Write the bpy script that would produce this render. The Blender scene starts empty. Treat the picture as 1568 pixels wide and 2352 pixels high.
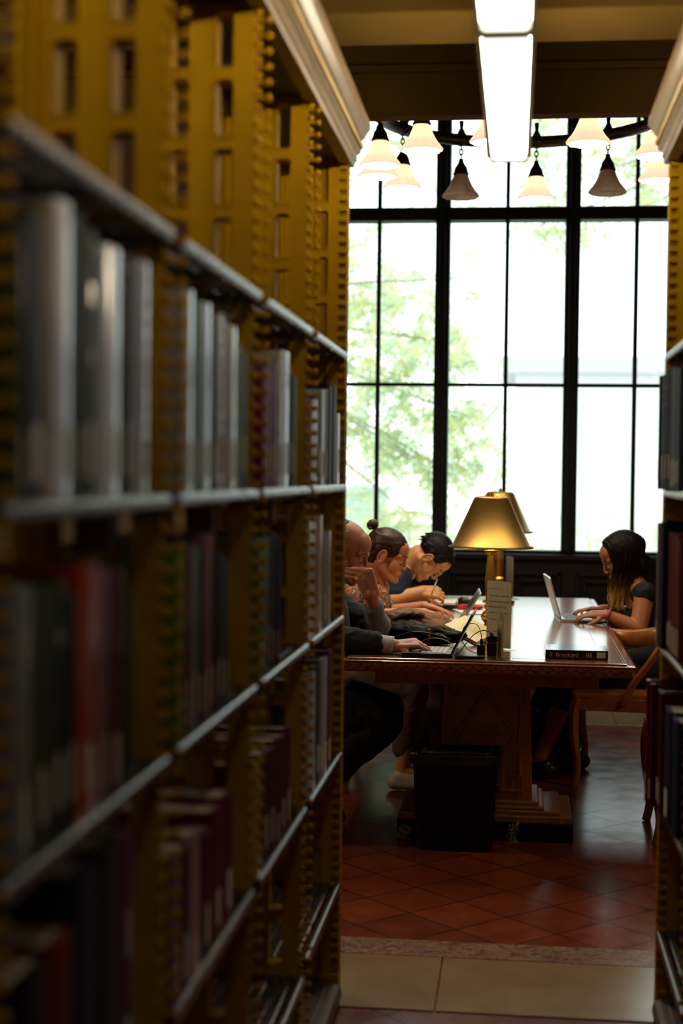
import bpy, bmesh, math, random
from mathutils import Vector, Matrix, Euler, noise
PI = math.pi
random.seed(7)
scene = bpy.context.scene
C = scene.collection

# ------------------------------------------------------------------ camera
F = 3500.0; W = 1568.0; H = 2352.0; EYE = 1.46
YAW = math.atan(403/F); PITCH = math.atan(91/F); ROLL = 0.012
cam_rot = Matrix.Rotation(YAW, 3, 'Z') @ Matrix.Rotation(PI/2-PITCH, 3, 'X') @ Matrix.Rotation(ROLL, 3, 'Z')
def at(px, py, Y):
    """world point seen at photo pixel (px, py) that stands at depth Y"""
    d = cam_rot @ Vector((px-W/2, H/2-py, -F))
    t = Y/d.y
    return Vector((d.x*t, Y, EYE+d.z*t))
cd = bpy.data.cameras.new('camera'); cam = bpy.data.objects.new('camera', cd); C.objects.link(cam)
cam.matrix_world = Matrix.Translation((0, 0, EYE)) @ cam_rot.to_4x4()
cd.sensor_fit = 'HORIZONTAL'; cd.sensor_width = 24.0; cd.lens = F/W*24.0
cd.clip_start = 0.02; cd.clip_end = 200
cd.dof.use_dof = True; cd.dof.focus_distance = 5.95; cd.dof.aperture_fstop = 2.1
scene.camera = cam
vs = scene.view_settings
scene.display_settings.display_device = 'sRGB'
vs.view_transform = 'Standard'; vs.look = 'None'; vs.gamma = 1.0; vs.use_curve_mapping = False; vs.exposure = 0.0
cy = scene.cycles
cy.use_denoising = True
cy.max_bounces = 7; cy.diffuse_bounces = 3; cy.glossy_bounces = 3; cy.transmission_bounces = 4; cy.transparent_max_bounces = 12
cy.caustics_reflective = False; cy.caustics_refractive = False
cy.sample_clamp_indirect = 4.0; cy.use_light_tree = True

# ------------------------------------------------------------------ materials
def srgb(r, g, b):
    f = lambda c: c/12.92 if c <= 0.04045 else ((c+0.055)/1.055)**2.4
    return (f(r), f(g), f(b), 1)
MATS = {}
def mat(name, col, rough=0.5, metal=0.0, spec=0.5, var=0.0, vscale=8.0, bump=0.0, bscale=40.0, stretch=None, coat=0.0, emit=0.0, ecol=None, alpha=1.0, rvar=0.0, sheen=0.0, sss=0.0):
    if name in MATS: return MATS[name]
    m = bpy.data.materials.new(name); m.use_nodes = True
    nt = m.node_tree; b = nt.nodes['Principled BSDF']
    col = tuple(col) if len(col) == 4 else tuple(col)+(1,)
    b.inputs['Base Color'].default_value = col
    b.inputs['Roughness'].default_value = rough
    b.inputs['Metallic'].default_value = metal
    b.inputs['Specular IOR Level'].default_value = spec
    b.inputs['Coat Weight'].default_value = coat
    b.inputs['Coat Roughness'].default_value = 0.12
    if sheen: b.inputs['Sheen Weight'].default_value = sheen
    if sss:
        b.inputs['Subsurface Weight'].default_value = sss
        b.inputs['Subsurface Radius'].default_value = (0.012, 0.005, 0.003)
    tc = nt.nodes.new('ShaderNodeTexCoord'); mp = nt.nodes.new('ShaderNodeMapping')
    nt.links.new(tc.outputs['Object'], mp.inputs['Vector'])
    if stretch: mp.inputs['Scale'].default_value = stretch
    if var > 0 or rvar > 0:
        n = nt.nodes.new('ShaderNodeTexNoise'); n.inputs['Scale'].default_value = vscale
        n.inputs['Detail'].default_value = 5; n.inputs['Roughness'].default_value = 0.6
        nt.links.new(mp.outputs[0], n.inputs['Vector'])
        if var > 0:
            r = nt.nodes.new('ShaderNodeMapRange'); r.inputs['From Min'].default_value = 0.3; r.inputs['From Max'].default_value = 0.7
            r.inputs['To Min'].default_value = 1-var; r.inputs['To Max'].default_value = 1+var
            nt.links.new(n.outputs['Fac'], r.inputs['Value'])
            vm = nt.nodes.new('ShaderNodeVectorMath'); vm.operation = 'SCALE'; vm.inputs[0].default_value = col[:3]
            nt.links.new(r.outputs[0], vm.inputs['Scale']); nt.links.new(vm.outputs[0], b.inputs['Base Color'])
        if rvar > 0:
            r2 = nt.nodes.new('ShaderNodeMapRange'); r2.inputs['To Min'].default_value = max(0.02, rough-rvar); r2.inputs['To Max'].default_value = rough+rvar
            nt.links.new(n.outputs['Fac'], r2.inputs['Value']); nt.links.new(r2.outputs[0], b.inputs['Roughness'])
    if bump > 0:
        n2 = nt.nodes.new('ShaderNodeTexNoise'); n2.inputs['Scale'].default_value = bscale; n2.inputs['Detail'].default_value = 3
        nt.links.new(mp.outputs[0], n2.inputs['Vector'])
        bp = nt.nodes.new('ShaderNodeBump'); bp.inputs['Strength'].default_value = bump; bp.inputs['Distance'].default_value = 0.004
        nt.links.new(n2.outputs['Fac'], bp.inputs['Height']); nt.links.new(bp.outputs[0], b.inputs['Normal'])
    if emit > 0:
        b.inputs['Emission Color'].default_value = tuple(ecol or col)[:3]+(1,); b.inputs['Emission Strength'].default_value = emit
    MATS[name] = m
    return m

gold = mat('ochre painted iron', (0.440, 0.232, 0.005), 0.55, spec=0.03, var=0.12, vscale=5, bump=0.08, bscale=30)
shelfpaint = mat('worn grey shelf paint', (0.10, 0.088, 0.075), 0.27, metal=0.6, var=0.12, vscale=4, rvar=0.05)
corn = mat('tarnished gilt moulding', (0.15, 0.088, 0.034), 0.36, metal=0.0, spec=0.4, var=0.25, vscale=14)
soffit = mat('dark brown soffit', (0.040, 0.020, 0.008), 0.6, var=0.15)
ceilm = mat('brown ochre ceiling paint', (0.150, 0.086, 0.017), 0.85, spec=0.04, var=0.15, vscale=3)
ceilp = mat('pinkish brown ceiling panel', (0.20, 0.11, 0.065), 0.9, spec=0.1, var=0.12, vscale=3)
wallm = mat('dim tan plaster', (0.20, 0.14, 0.08), 0.8, var=0.1)
darkwood = mat('dark oak panelling', (0.0095, 0.005, 0.0035), 0.5, spec=0.2, var=0.35, vscale=6, stretch=(1, 1, 0.15), bump=0.1)
winmetal = mat('dark bronze window bars', (0.006, 0.0055, 0.005), 0.5, spec=0.15)
bronze = mat('dark bronze', (0.035, 0.022, 0.014), 0.35, metal=0.8)
black_pl = mat('black plastic', (0.008, 0.008, 0.009), 0.35)
black_mt = mat('matt black plastic', (0.004, 0.004, 0.0045), 0.6, spec=0.15)
chrome = mat('brushed silver', (0.6, 0.6, 0.6), 0.3, metal=0.9)
paper = mat('white paper', (0.72, 0.70, 0.64), 0.7)
pagem = mat('yellowed page edges', (0.46, 0.38, 0.26), 0.8, var=0.25, vscale=60, stretch=(1, 12, 0.1))
stickm = mat('cream call number label', (0.76, 0.73, 0.55), 0.5, var=0.1)

def wood(name, c1, c2, rough=0.25, coat=0.3, scale=6, stretch=(12, 1, 12), spec=0.5):
    m = bpy.data.materials.new(name); m.use_nodes = True; nt = m.node_tree; b = nt.nodes['Principled BSDF']
    tc = nt.nodes.new('ShaderNodeTexCoord'); mp = nt.nodes.new('ShaderNodeMapping'); mp.inputs['Scale'].default_value = stretch
    n = nt.nodes.new('ShaderNodeTexNoise'); n.inputs['Scale'].default_value = scale; n.inputs['Detail'].default_value = 8; n.inputs['Roughness'].default_value = 0.65
    cr = nt.nodes.new('ShaderNodeValToRGB'); cr.color_ramp.elements[0].position = 0.32; cr.color_ramp.elements[1].position = 0.68
    cr.color_ramp.elements[0].color = tuple(c1)+(1,); cr.color_ramp.elements[1].color = tuple(c2)+(1,)
    bp = nt.nodes.new('ShaderNodeBump'); bp.inputs['Strength'].default_value = 0.10; bp.inputs['Distance'].default_value = 0.001
    L = nt.links.new
    L(tc.outputs['Object'], mp.inputs[0]); L(mp.outputs[0], n.inputs['Vector']); L(n.outputs['Fac'], cr.inputs[0]); L(cr.outputs[0], b.inputs['Base Color'])
    L(n.outputs['Fac'], bp.inputs['Height']); L(bp.outputs[0], b.inputs['Normal'])
    b.inputs['Roughness'].default_value = rough; b.inputs['Coat Weight'].default_value = coat; b.inputs['Coat Roughness'].default_value = 0.15
    b.inputs['Specular IOR Level'].default_value = spec
    MATS[name] = m; return m
tabwood = wood('polished table oak', (0.16, 0.045, 0.014), (0.30, 0.10, 0.035), 0.20, 0.6, 4, (14, 1, 14))
pedwood = wood('carved red oak', (0.19, 0.062, 0.014), (0.34, 0.122, 0.030), 0.42, 0.1, 5, (14, 14, 1))
chairwood = wood('honey chair wood', (0.24, 0.070, 0.012), (0.38, 0.125, 0.022), 0.33, 0.25, 5, (6, 6, 2))

# ------------------------------------------------------------------ mesh helpers
class MB:
    def __init__(s): s.v = []; s.f = []; s.mi = []; s.sm = []
    def add(s, vs_, fs, mi=0, smooth=False):
        o = len(s.v); s.v += [Vector(p) for p in vs_]
        for f in fs: s.f.append([i+o for i in f]); s.mi.append(mi); s.sm.append(smooth)
        return s
    def box(s, x0, x1, y0, y1, z0, z1, mi=0, M=None):
        v = [Vector((x, y, z)) for z in (z0, z1) for y in (y0, y1) for x in (x0, x1)]
        if M is not None: v = [M @ p for p in v]
        return s.add(v, [(0, 2, 3, 1), (4, 5, 7, 6), (0, 1, 5, 4), (2, 6, 7, 3), (0, 4, 6, 2), (1, 3, 7, 5)], mi)
    def tube(s, pts, rad, n=10, mi=0, closed=False, flat=None, caps=True):
        """tube along pts with radius number or list; flat=(a,b) scales the section"""
        pts = [Vector(p) for p in pts]; m = len(pts)
        if not isinstance(rad, (list, tuple)): rad = [rad]*m
        rings = []; up = None
        for i in range(m):
            if closed: t = pts[(i+1) % m]-pts[i-1]
            else: t = pts[min(i+1, m-1)]-pts[max(i-1, 0)]
            if t.length < 1e-9: t = Vector((0, 0, 1))
            t.normalize()
            if up is None:
                up = Vector((0, 0, 1)) if abs(t.z) < 0.9 else Vector((0, 1, 0))
            a = t.cross(up)
            if a.length < 1e-6: a = t.orthogonal()
            a.normalize(); b = a.cross(t).normalized(); up = b
            fa, fb = flat or (1, 1)
            rings.append([pts[i]+a*math.cos(2*PI*k/n)*rad[i]*fa+b*math.sin(2*PI*k/n)*rad[i]*fb for k in range(n)])
        v = [p for r in rings for p in r]; f = []
        for i in range(m if closed else m-1):
            j = (i+1) % m
            for k in range(n):
                f.append((i*n+k, i*n+(k+1) % n, j*n+(k+1) % n, j*n+k))
        s.add(v, f, mi, True)
        if caps and not closed:
            o = len(s.v)-len(v)
            s.f.append([o+k for k in range(n)][::-1]); s.mi.append(mi); s.sm.append(False)
            s.f.append([o+(m-1)*n+k for k in range(n)]); s.mi.append(mi); s.sm.append(False)
        return s
    def lathe(s, prof, c=(0, 0, 0), n=32, mi=0, mod=None, M=None, smooth=True):
        """prof: list of (r,z); mod(theta,i)->radius factor"""
        c = Vector(c); v = []; f = []
        for i, (r, z) in enumerate(prof):
            for k in range(n):
                th = 2*PI*k/n; q = mod(th, i) if mod else 1
                p = Vector((r*q*math.cos(th), r*q*math.sin(th), z))
                v.append((M @ p if M is not None else p)+c)
        for i in range(len(prof)-1):
            for k in range(n):
                f.append((i*n+k, i*n+(k+1) % n, (i+1)*n+(k+1) % n, (i+1)*n+k))
        return s.add(v, f, mi, smooth)
    def prism(s, poly, axis, a0, a1, mi=0, smooth=False):
        """poly of 2D points extruded along axis; 'x': (y,z), 'y': (x,z), 'z': (x,y)"""
        def mk(p, a): return {'x': (a, p[0], p[1]), 'y': (p[0], a, p[1]), 'z': (p[0], p[1], a)}[axis]
        n = len(poly); v = [mk(p, a0) for p in poly]+[mk(p, a1) for p in poly]
        f = [tuple(range(n))[::-1], tuple(range(n, 2*n))]+[(i, (i+1) % n, n+(i+1) % n, n+i) for i in range(n)]
        o = len(s.v); s.add(v, f, mi, smooth); s.sm[-n-2] = False; s.sm[-n-1] = False
        return s
    def ball(s, c, r, mi=0, n=12, M=None):
        if not isinstance(r, (tuple, list)): r = (r, r, r)
        c = Vector(c); v = []; f = []; m = n//2+1
        for i in range(m+1):
            ph = PI*i/m
            for k in range(n):
                th = 2*PI*k/n
                p = Vector((r[0]*math.sin(ph)*math.cos(th), r[1]*math.sin(ph)*math.sin(th), -r[2]*math.cos(ph)))
                v.append((M @ p if M is not None else p)+c)
        for i in range(m):
            for k in range(n): f.append((i*n+k, i*n+(k+1) % n, (i+1)*n+(k+1) % n, (i+1)*n+k))
        return s.add(v, f, mi, True)
    def xf(s, M): s.v = [M @ p for p in s.v]; return s
    def mesh(s, name, mats, off=Vector((0, 0, 0)), weld=False):
        me = bpy.data.meshes.new(name)
        me.from_pydata([tuple(p-off) for p in s.v], [], s.f)
        for m in (mats if isinstance(mats, (list, tuple)) else [mats]): me.materials.append(m)
        me.polygons.foreach_set('material_index', s.mi)
        me.polygons.foreach_set('use_smooth', s.sm)
        bm = bmesh.new(); bm.from_mesh(me)
        if weld: bmesh.ops.remove_doubles(bm, verts=bm.verts, dist=1e-5)
        bmesh.ops.recalc_face_normals(bm, faces=bm.faces)
        bm.to_mesh(me); bm.free(); me.update()
        return me
    def build(s, name, mats, parent=None, weld=False, bevel=0, base=True, label=None):
        if parent is not None: off = wloc(parent); loc = Vector((0, 0, 0))
        elif base:
            xs = [p.x for p in s.v]; ys = [p.y for p in s.v]; zs = [p.z for p in s.v]
            loc = Vector(((min(xs)+max(xs))/2, (min(ys)+max(ys))/2, min(zs))); off = loc
        else: loc = off = Vector((0, 0, 0))
        o = bpy.data.objects.new(name, s.mesh(name, mats, off, weld)); C.objects.link(o); o.location = loc
        if parent is not None: o.parent = parent
        if bevel:
            b = o.modifiers.new('bevel', 'BEVEL'); b.width = bevel; b.segments = 2; b.limit_method = 'ANGLE'
        if label: o['label'] = label
        return o
def wloc(o):
    l = Vector((0, 0, 0))
    while o is not None: l += o.location; o = o.parent
    return l
def tag(o, label=None, cat=None, group=None, kind=None):
    if label: o['label'] = label
    if cat: o['category'] = cat
    if group: o['group'] = group
    if kind: o['kind'] = kind
    return o
def empty(name, loc, label=None, cat=None, group=None, kind=None, rz=0):
    o = bpy.data.objects.new(name, None); C.objects.link(o); o.location = loc; o.rotation_euler.z = rz
    o.empty_display_size = 0.1
    return tag(o, label, cat, group, kind)
def copy_tree(o, parent=None):
    c = o.copy(); C.objects.link(c); c.parent = parent
    for ch in [x for x in bpy.data.objects if x.parent == o]: copy_tree(ch, c)
    return c
def rrect(w, h, r, n=4, cx=0, cy_=0):
    pts = []
    for (sx, sy, a0) in ((1, 1, 0), (-1, 1, PI/2), (-1, -1, PI), (1, -1, 1.5*PI)):
        for k in range(n+1):
            a = a0+PI/2*k/n
            pts.append((cx+sx*(w/2-r)+r*math.cos(a), cy_+sy*(h/2-r)+r*math.sin(a)))
    return pts
def text_mb(txt, size, M, ext=0.0003, align='LEFT', spacing=1.0):
    cu = bpy.data.curves.new('t', 'FONT'); cu.body = txt; cu.size = size; cu.extrude = ext; cu.align_x = align; cu.space_line = spacing
    cu.resolution_u = 3
    ob = bpy.data.objects.new('t', cu); C.objects.link(ob)
    dg = bpy.context.evaluated_depsgraph_get(); me = bpy.data.meshes.new_from_object(ob.evaluated_get(dg))
    m = MB(); m.add([M @ v.co for v in me.vertices], [list(p.vertices) for p in me.polygons])
    bpy.data.objects.remove(ob); bpy.data.curves.remove(cu); bpy.data.meshes.remove(me)
    return m
# ------------------------------------------------------------------ setting
YE = 4.18            # far end of the bookcases
def struct(mb, name, m, **k):
    o = mb.build(name, m, **k); o['kind'] = 'structure'; return o
# floor: diagonal quarry tiles
def tile_mat():
    m = bpy.data.materials.new('quarry tile floor'); m.use_nodes = True; nt = m.node_tree; b = nt.nodes['Principled BSDF']; L = nt.links.new
    tc = nt.nodes.new('ShaderNodeTexCoord'); mp = nt.nodes.new('ShaderNodeMapping'); mp.vector_type = 'POINT'
    # object coords are world-like (floor origin set below)
    mp.inputs['Rotation'].default_value = (0, 0, PI/4)
    g = nt.nodes.new('ShaderNodeTexGeometry') if False else nt.nodes.new('ShaderNodeNewGeometry')
    L(g.outputs['Position'], mp.inputs[0])
    # shift so that a node of the grid stands at (-0.015, 4.70)
    q = Matrix.Rotation(PI/4, 3, 'Z') @ Vector((-0.015, 4.70, 0))
    T = 0.2262
    mp.inputs['Location'].default_value = (-(q.x % T), -(q.y % T), 0)
    br = nt.nodes.new('ShaderNodeTexBrick'); br.offset = 0.0; br.squash = 1.0
    br.inputs['Scale'].default_value = 1.0; br.inputs['Brick Width'].default_value = T; br.inputs['Row Height'].default_value = T
    br.inputs['Mortar Size'].default_value = 0.0042; br.inputs['Mortar Smooth'].default_value = 0.3; br.inputs['Bias'].default_value = 0
    br.inputs['Color1'].default_value = (0.21, 0.036, 0.007, 1); br.inputs['Color2'].default_value = (0.13, 0.026, 0.009, 1); br.inputs['Mortar'].default_value = (0.022, 0.013, 0.009, 1)
    L(mp.outputs[0], br.inputs['Vector'])
    n = nt.nodes.new('ShaderNodeTexNoise'); n.inputs['Scale'].default_value = 9; n.inputs['Detail'].default_value = 6
    L(g.outputs['Position'], n.inputs['Vector'])
    mx = nt.nodes.new('ShaderNodeMix'); mx.data_type = 'RGBA'; mx.blend_type = 'MULTIPLY'; mx.inputs['Factor'].default_value = 0.6
    L(br.outputs['Color'], mx.inputs[6]); L(n.outputs['Color'], mx.inputs[7]) if False else None
    rr = nt.nodes.new('ShaderNodeMapRange'); rr.inputs['To Min'].default_value = 0.55; rr.inputs['To Max'].default_value = 1.45; L(n.outputs['Fac'], rr.inputs['Value'])
    L(rr.outputs[0], mx.inputs[7]); L(mx.outputs[2], b.inputs['Base Color'])
    r2 = nt.nodes.new('ShaderNodeMapRange'); r2.inputs['To Min'].default_value = 0.12; r2.inputs['To Max'].default_value = 0.32; L(n.outputs['Fac'], r2.inputs['Value']); L(r2.outputs[0], b.inputs['Roughness'])
    bp = nt.nodes.new('ShaderNodeBump'); bp.inputs['Strength'].default_value = 0.5; bp.inputs['Distance'].default_value = 0.003; bp.invert = True
    L(br.outputs['Fac'], bp.inputs['Height']); L(bp.outputs[0], b.inputs['Normal'])
    b.inputs['Specular IOR Level'].default_value = 0.4
    return m
tilem = tile_mat()
YW = 10.5            # window wall
RX = 4.2
struct(MB().box(-RX, RX, -2.0, 11.0, -0.12, 0.0), 'floor', tilem)
stonem = mat('buff stone threshold', (0.28, 0.185, 0.088), 0.20, var=0.12, vscale=5, rvar=0.06)
def marble():
    m = bpy.data.materials.new('red veined marble'); m.use_nodes = True; nt = m.node_tree; b = nt.nodes['Principled BSDF']; L = nt.links.new
    g = nt.nodes.new('ShaderNodeNewGeometry'); mp = nt.nodes.new('ShaderNodeMapping'); mp.inputs['Scale'].default_value = (1, 1.6, 1)
    L(g.outputs['Position'], mp.inputs[0])
    n = nt.nodes.new('ShaderNodeTexNoise'); n.inputs['Scale'].default_value = 26; n.inputs['Distortion'].default_value = 2.2; n.inputs['Detail'].default_value = 3; L(mp.outputs[0], n.inputs['Vector'])
    cr = nt.nodes.new('ShaderNodeValToRGB'); e = cr.color_ramp.elements
    e[0].position = 0.42; e[0].color = (0.10, 0.022, 0.014, 1); e[1].position = 0.56; e[1].color = (0.30, 0.17, 0.09, 1)
    L(n.outputs['Fac'], cr.inputs[0]); L(cr.outputs[0], b.inputs['Base Color']); b.inputs['Roughness'].default_value = 0.3
    return m
marm = marble()
# stone threshold slabs between the bookcases and reading room, with a marble strip
m = MB()
for (x0, x1) in ((-2.2, -1.35), (-1.345, -0.205), (-0.20, 0.93), (0.935, 2.2)): m.box(x0, x1, 4.10, 4.56, -0.01, 0.004)
struct(m, 'trim_1', stonem, bevel=0.002)
struct(MB().box(-2.2, 2.2, 4.565, 4.72, -0.01, 0.0035), 'trim_2', marm)
m = MB()
for i in range(7): m.box(-RX+i*1.2, -RX+i*1.2+1.195, 9.0, 9.6, -0.01, 0.004)
struct(m, 'trim_3', stonem, bevel=0.002)
# walls
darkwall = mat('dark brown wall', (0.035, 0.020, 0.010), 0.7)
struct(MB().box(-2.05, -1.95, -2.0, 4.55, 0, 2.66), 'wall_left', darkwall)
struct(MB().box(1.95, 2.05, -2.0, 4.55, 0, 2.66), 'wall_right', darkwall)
struct(MB().box(-2.05, 2.05, -2.1, -2.0, 0, 2.9), 'wall_back', darkwall)
struct(MB().box(-RX-0.1, -RX, 4.4, 11.0, 0, 4.7), 'wall_left', wallm)
struct(MB().box(RX, RX+0.1, 4.4, 11.0, 0, 4.7), 'wall_right', wallm)
struct(MB().box(-RX, -2.05, 4.4, 4.5, 0, 4.7).box(2.05, RX, 4.4, 4.5, 0, 4.7), 'wall_front', wallm)
# low coffered ceiling over the stacks
struct(MB().box(-2.05, 2.05, -2.1, 5.15, 2.90, 2.98), 'ceiling', ceilp)
struct(MB().box(-RX-0.1, RX+0.1, 4.4, 11.0, 4.7, 4.8), 'ceiling', ceilm)
ZB = 2.655
m = MB().box(-2.05, 2.05, 5.12, 5.20, ZB, 4.7).box(-2.05, 2.05, 5.09, 5.12, 2.795, 2.82).box(-RX, -2.05, 5.12, 5.20, ZB, 4.7).box(2.05, RX, 5.12, 5.20, ZB, 4.7)
struct(m, 'trim_4', ceilm, bevel=0.006)
m = MB().box(-2.05, 2.05, 3.98, 4.28, ZB, 2.90).box(-2.05, 2.05, 3.955, 3.98, 2.70, 2.74)
m.box(-2.05, 2.05, 4.28, 4.31, 2.82, 2.90)
struct(m, 'trim_5', ceilm, bevel=0.006)
m = MB()
for y in (0.4, 1.7, 2.85): m.box(-2.05, 2.05, y, y+0.28, ZB, 2.90)
struct(m, 'trim_6', ceilm, bevel=0.006)
# beams running along the bookcases
m = MB()
for s in (-1, 1):
    xc = -0.62 if s < 0 else 0.56
    m.box(*(sorted((xc, xc+s*0.2))), -2.0, 5.2, 2.62, 2.90)
struct(m, 'trim_7', ceilm, bevel=0.008)

# ---- window wall
xl = at(727, 900, YW).x; xr = at(1611, 900, YW).x
zs = at(1150, 1264, YW).z; ztr = at(1150, 492, YW).z; ztop = 4.2
wm = MB()
wm.box(-RX, xl-0.05, YW, YW+0.4, 0, 4.7).box(xr+0.05, RX, YW, YW+0.4, 0, 4.7).box(xl-0.05, xr+0.05, YW, YW+0.4, ztop, 4.7)
struct(wm, 'wall_window', wallm)
# panelling below the sill
pm = MB().box(xl-0.05, xr+0.05, YW-0.05, YW+0.35, 0, zs-0.03)
for i in range(6):
    x0 = xl+(xr-xl)*i/6+0.05; x1 = xl+(xr-xl)*(i+1)/6-0.05
    for (a, b, d) in ((0.0, 0.025, 0.03), (0.05, 0.07, 0.045)):
        z0, z1 = 0.12+a, zs-0.14-a
        pm.box(x0+a, x1-a, YW-0.05-d, YW-0.05, z0, z0+b-a+0.0).box(x0+a, x1-a, YW-0.05-d, YW-0.05, z1-(b-a), z1)
        pm.box(x0+a, x0+b, YW-0.05-d, YW-0.05, z0, z1).box(x1-b, x1-a, YW-0.05-d, YW-0.05, z0, z1)
pm.box(xl-0.1, xr+0.1, YW-0.10, YW, zs-0.055, zs-0.02).box(xl-0.05, xr+0.05, YW-0.09, YW-0.04, 0, 0.1)
struct(pm, 'trim_8', darkwood, bevel=0.004)
win = empty('window_1', ((xl+xr)/2, YW, zs), kind='structure')
fr = MB()
bw = 0.045
for px in (727, 1611): x = at(px, 900, YW).x; fr.box(x-bw, x+bw, YW-0.03, YW+0.10, zs-0.03, ztop)
fr.box(xl, xr, YW-0.03, YW+0.10, zs-0.03, zs+0.004).box(xl, xr, YW-0.03, YW+0.1, ztop-0.05, ztop)
fr.build('window_frame', winmetal, win, bevel=0.004)
mullx = [at(p, 700, YW).x for p in (1015.5, 1313)]
for x in mullx: MB().box(x-0.05, x+0.05, YW-0.045, YW+0.10, zs, ztop).box(x-0.022, x+0.022, YW-0.07, YW-0.04, zs, ztop).build('mullion', winmetal, win, bevel=0.004)
MB().box(xl, xr, YW-0.04, YW+0.10, ztr-0.045, ztr+0.045).build('transom', winmetal, win, bevel=0.004)
thin = [at(p, 700, YW).x for p in (869, 1163, 1460)]
zm = at(1150, 884, YW).z
gb = MB()
for x in thin: gb.box(x-0.014, x+0.014, YW, YW+0.05, zs, ztop)
gb.box(xl, xr, YW+0.005, YW+0.045, zm-0.012, zm+0.012).box(xl, xr, YW+0.005, YW+0.045, 3.9, 3.93)
gb.build('glazing_bar', winmetal, win)
gl = bpy.data.materials.new('window glass'); gl.use_nodes = True; nt = gl.node_tree; nt.nodes.remove(nt.nodes['Principled BSDF'])
tr = nt.nodes.new('ShaderNodeBsdfTransparent'); tr.inputs[0].default_value = (0.96, 1.0, 0.975, 1); gg = nt.nodes.new('ShaderNodeBsdfGlossy'); gg.inputs['Roughness'].default_value = 0.03
fz = nt.nodes.new('ShaderNodeLayerWeight'); ms = nt.nodes.new('ShaderNodeMixShader')
pw = nt.nodes.new('ShaderNodeMath'); pw.operation = 'POWER'; pw.inputs[1].default_value = 4.0; ml = nt.nodes.new('ShaderNodeMath'); ml.operation = 'MULTIPLY_ADD'; ml.inputs[1].default_value = 0.8; ml.inputs[2].default_value = 0.03
nt.links.new(fz.outputs['Facing'], pw.inputs[0]); nt.links.new(pw.outputs[0], ml.inputs[0]); nt.links.new(ml.outputs[0], ms.inputs[0]); nt.links.new(tr.outputs[0], ms.inputs[1]); nt.links.new(gg.outputs[0], ms.inputs[2]); nt.links.new(ms.outputs[0], nt.nodes['Material Output'].inputs[0])
edges = [xl]+mullx+[xr]
for i in range(3): MB().box(edges[i]+0.02, edges[i+1]-0.02, YW+0.022, YW+0.028, zs, ztop-0.02).build('pane', gl, win)

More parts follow.
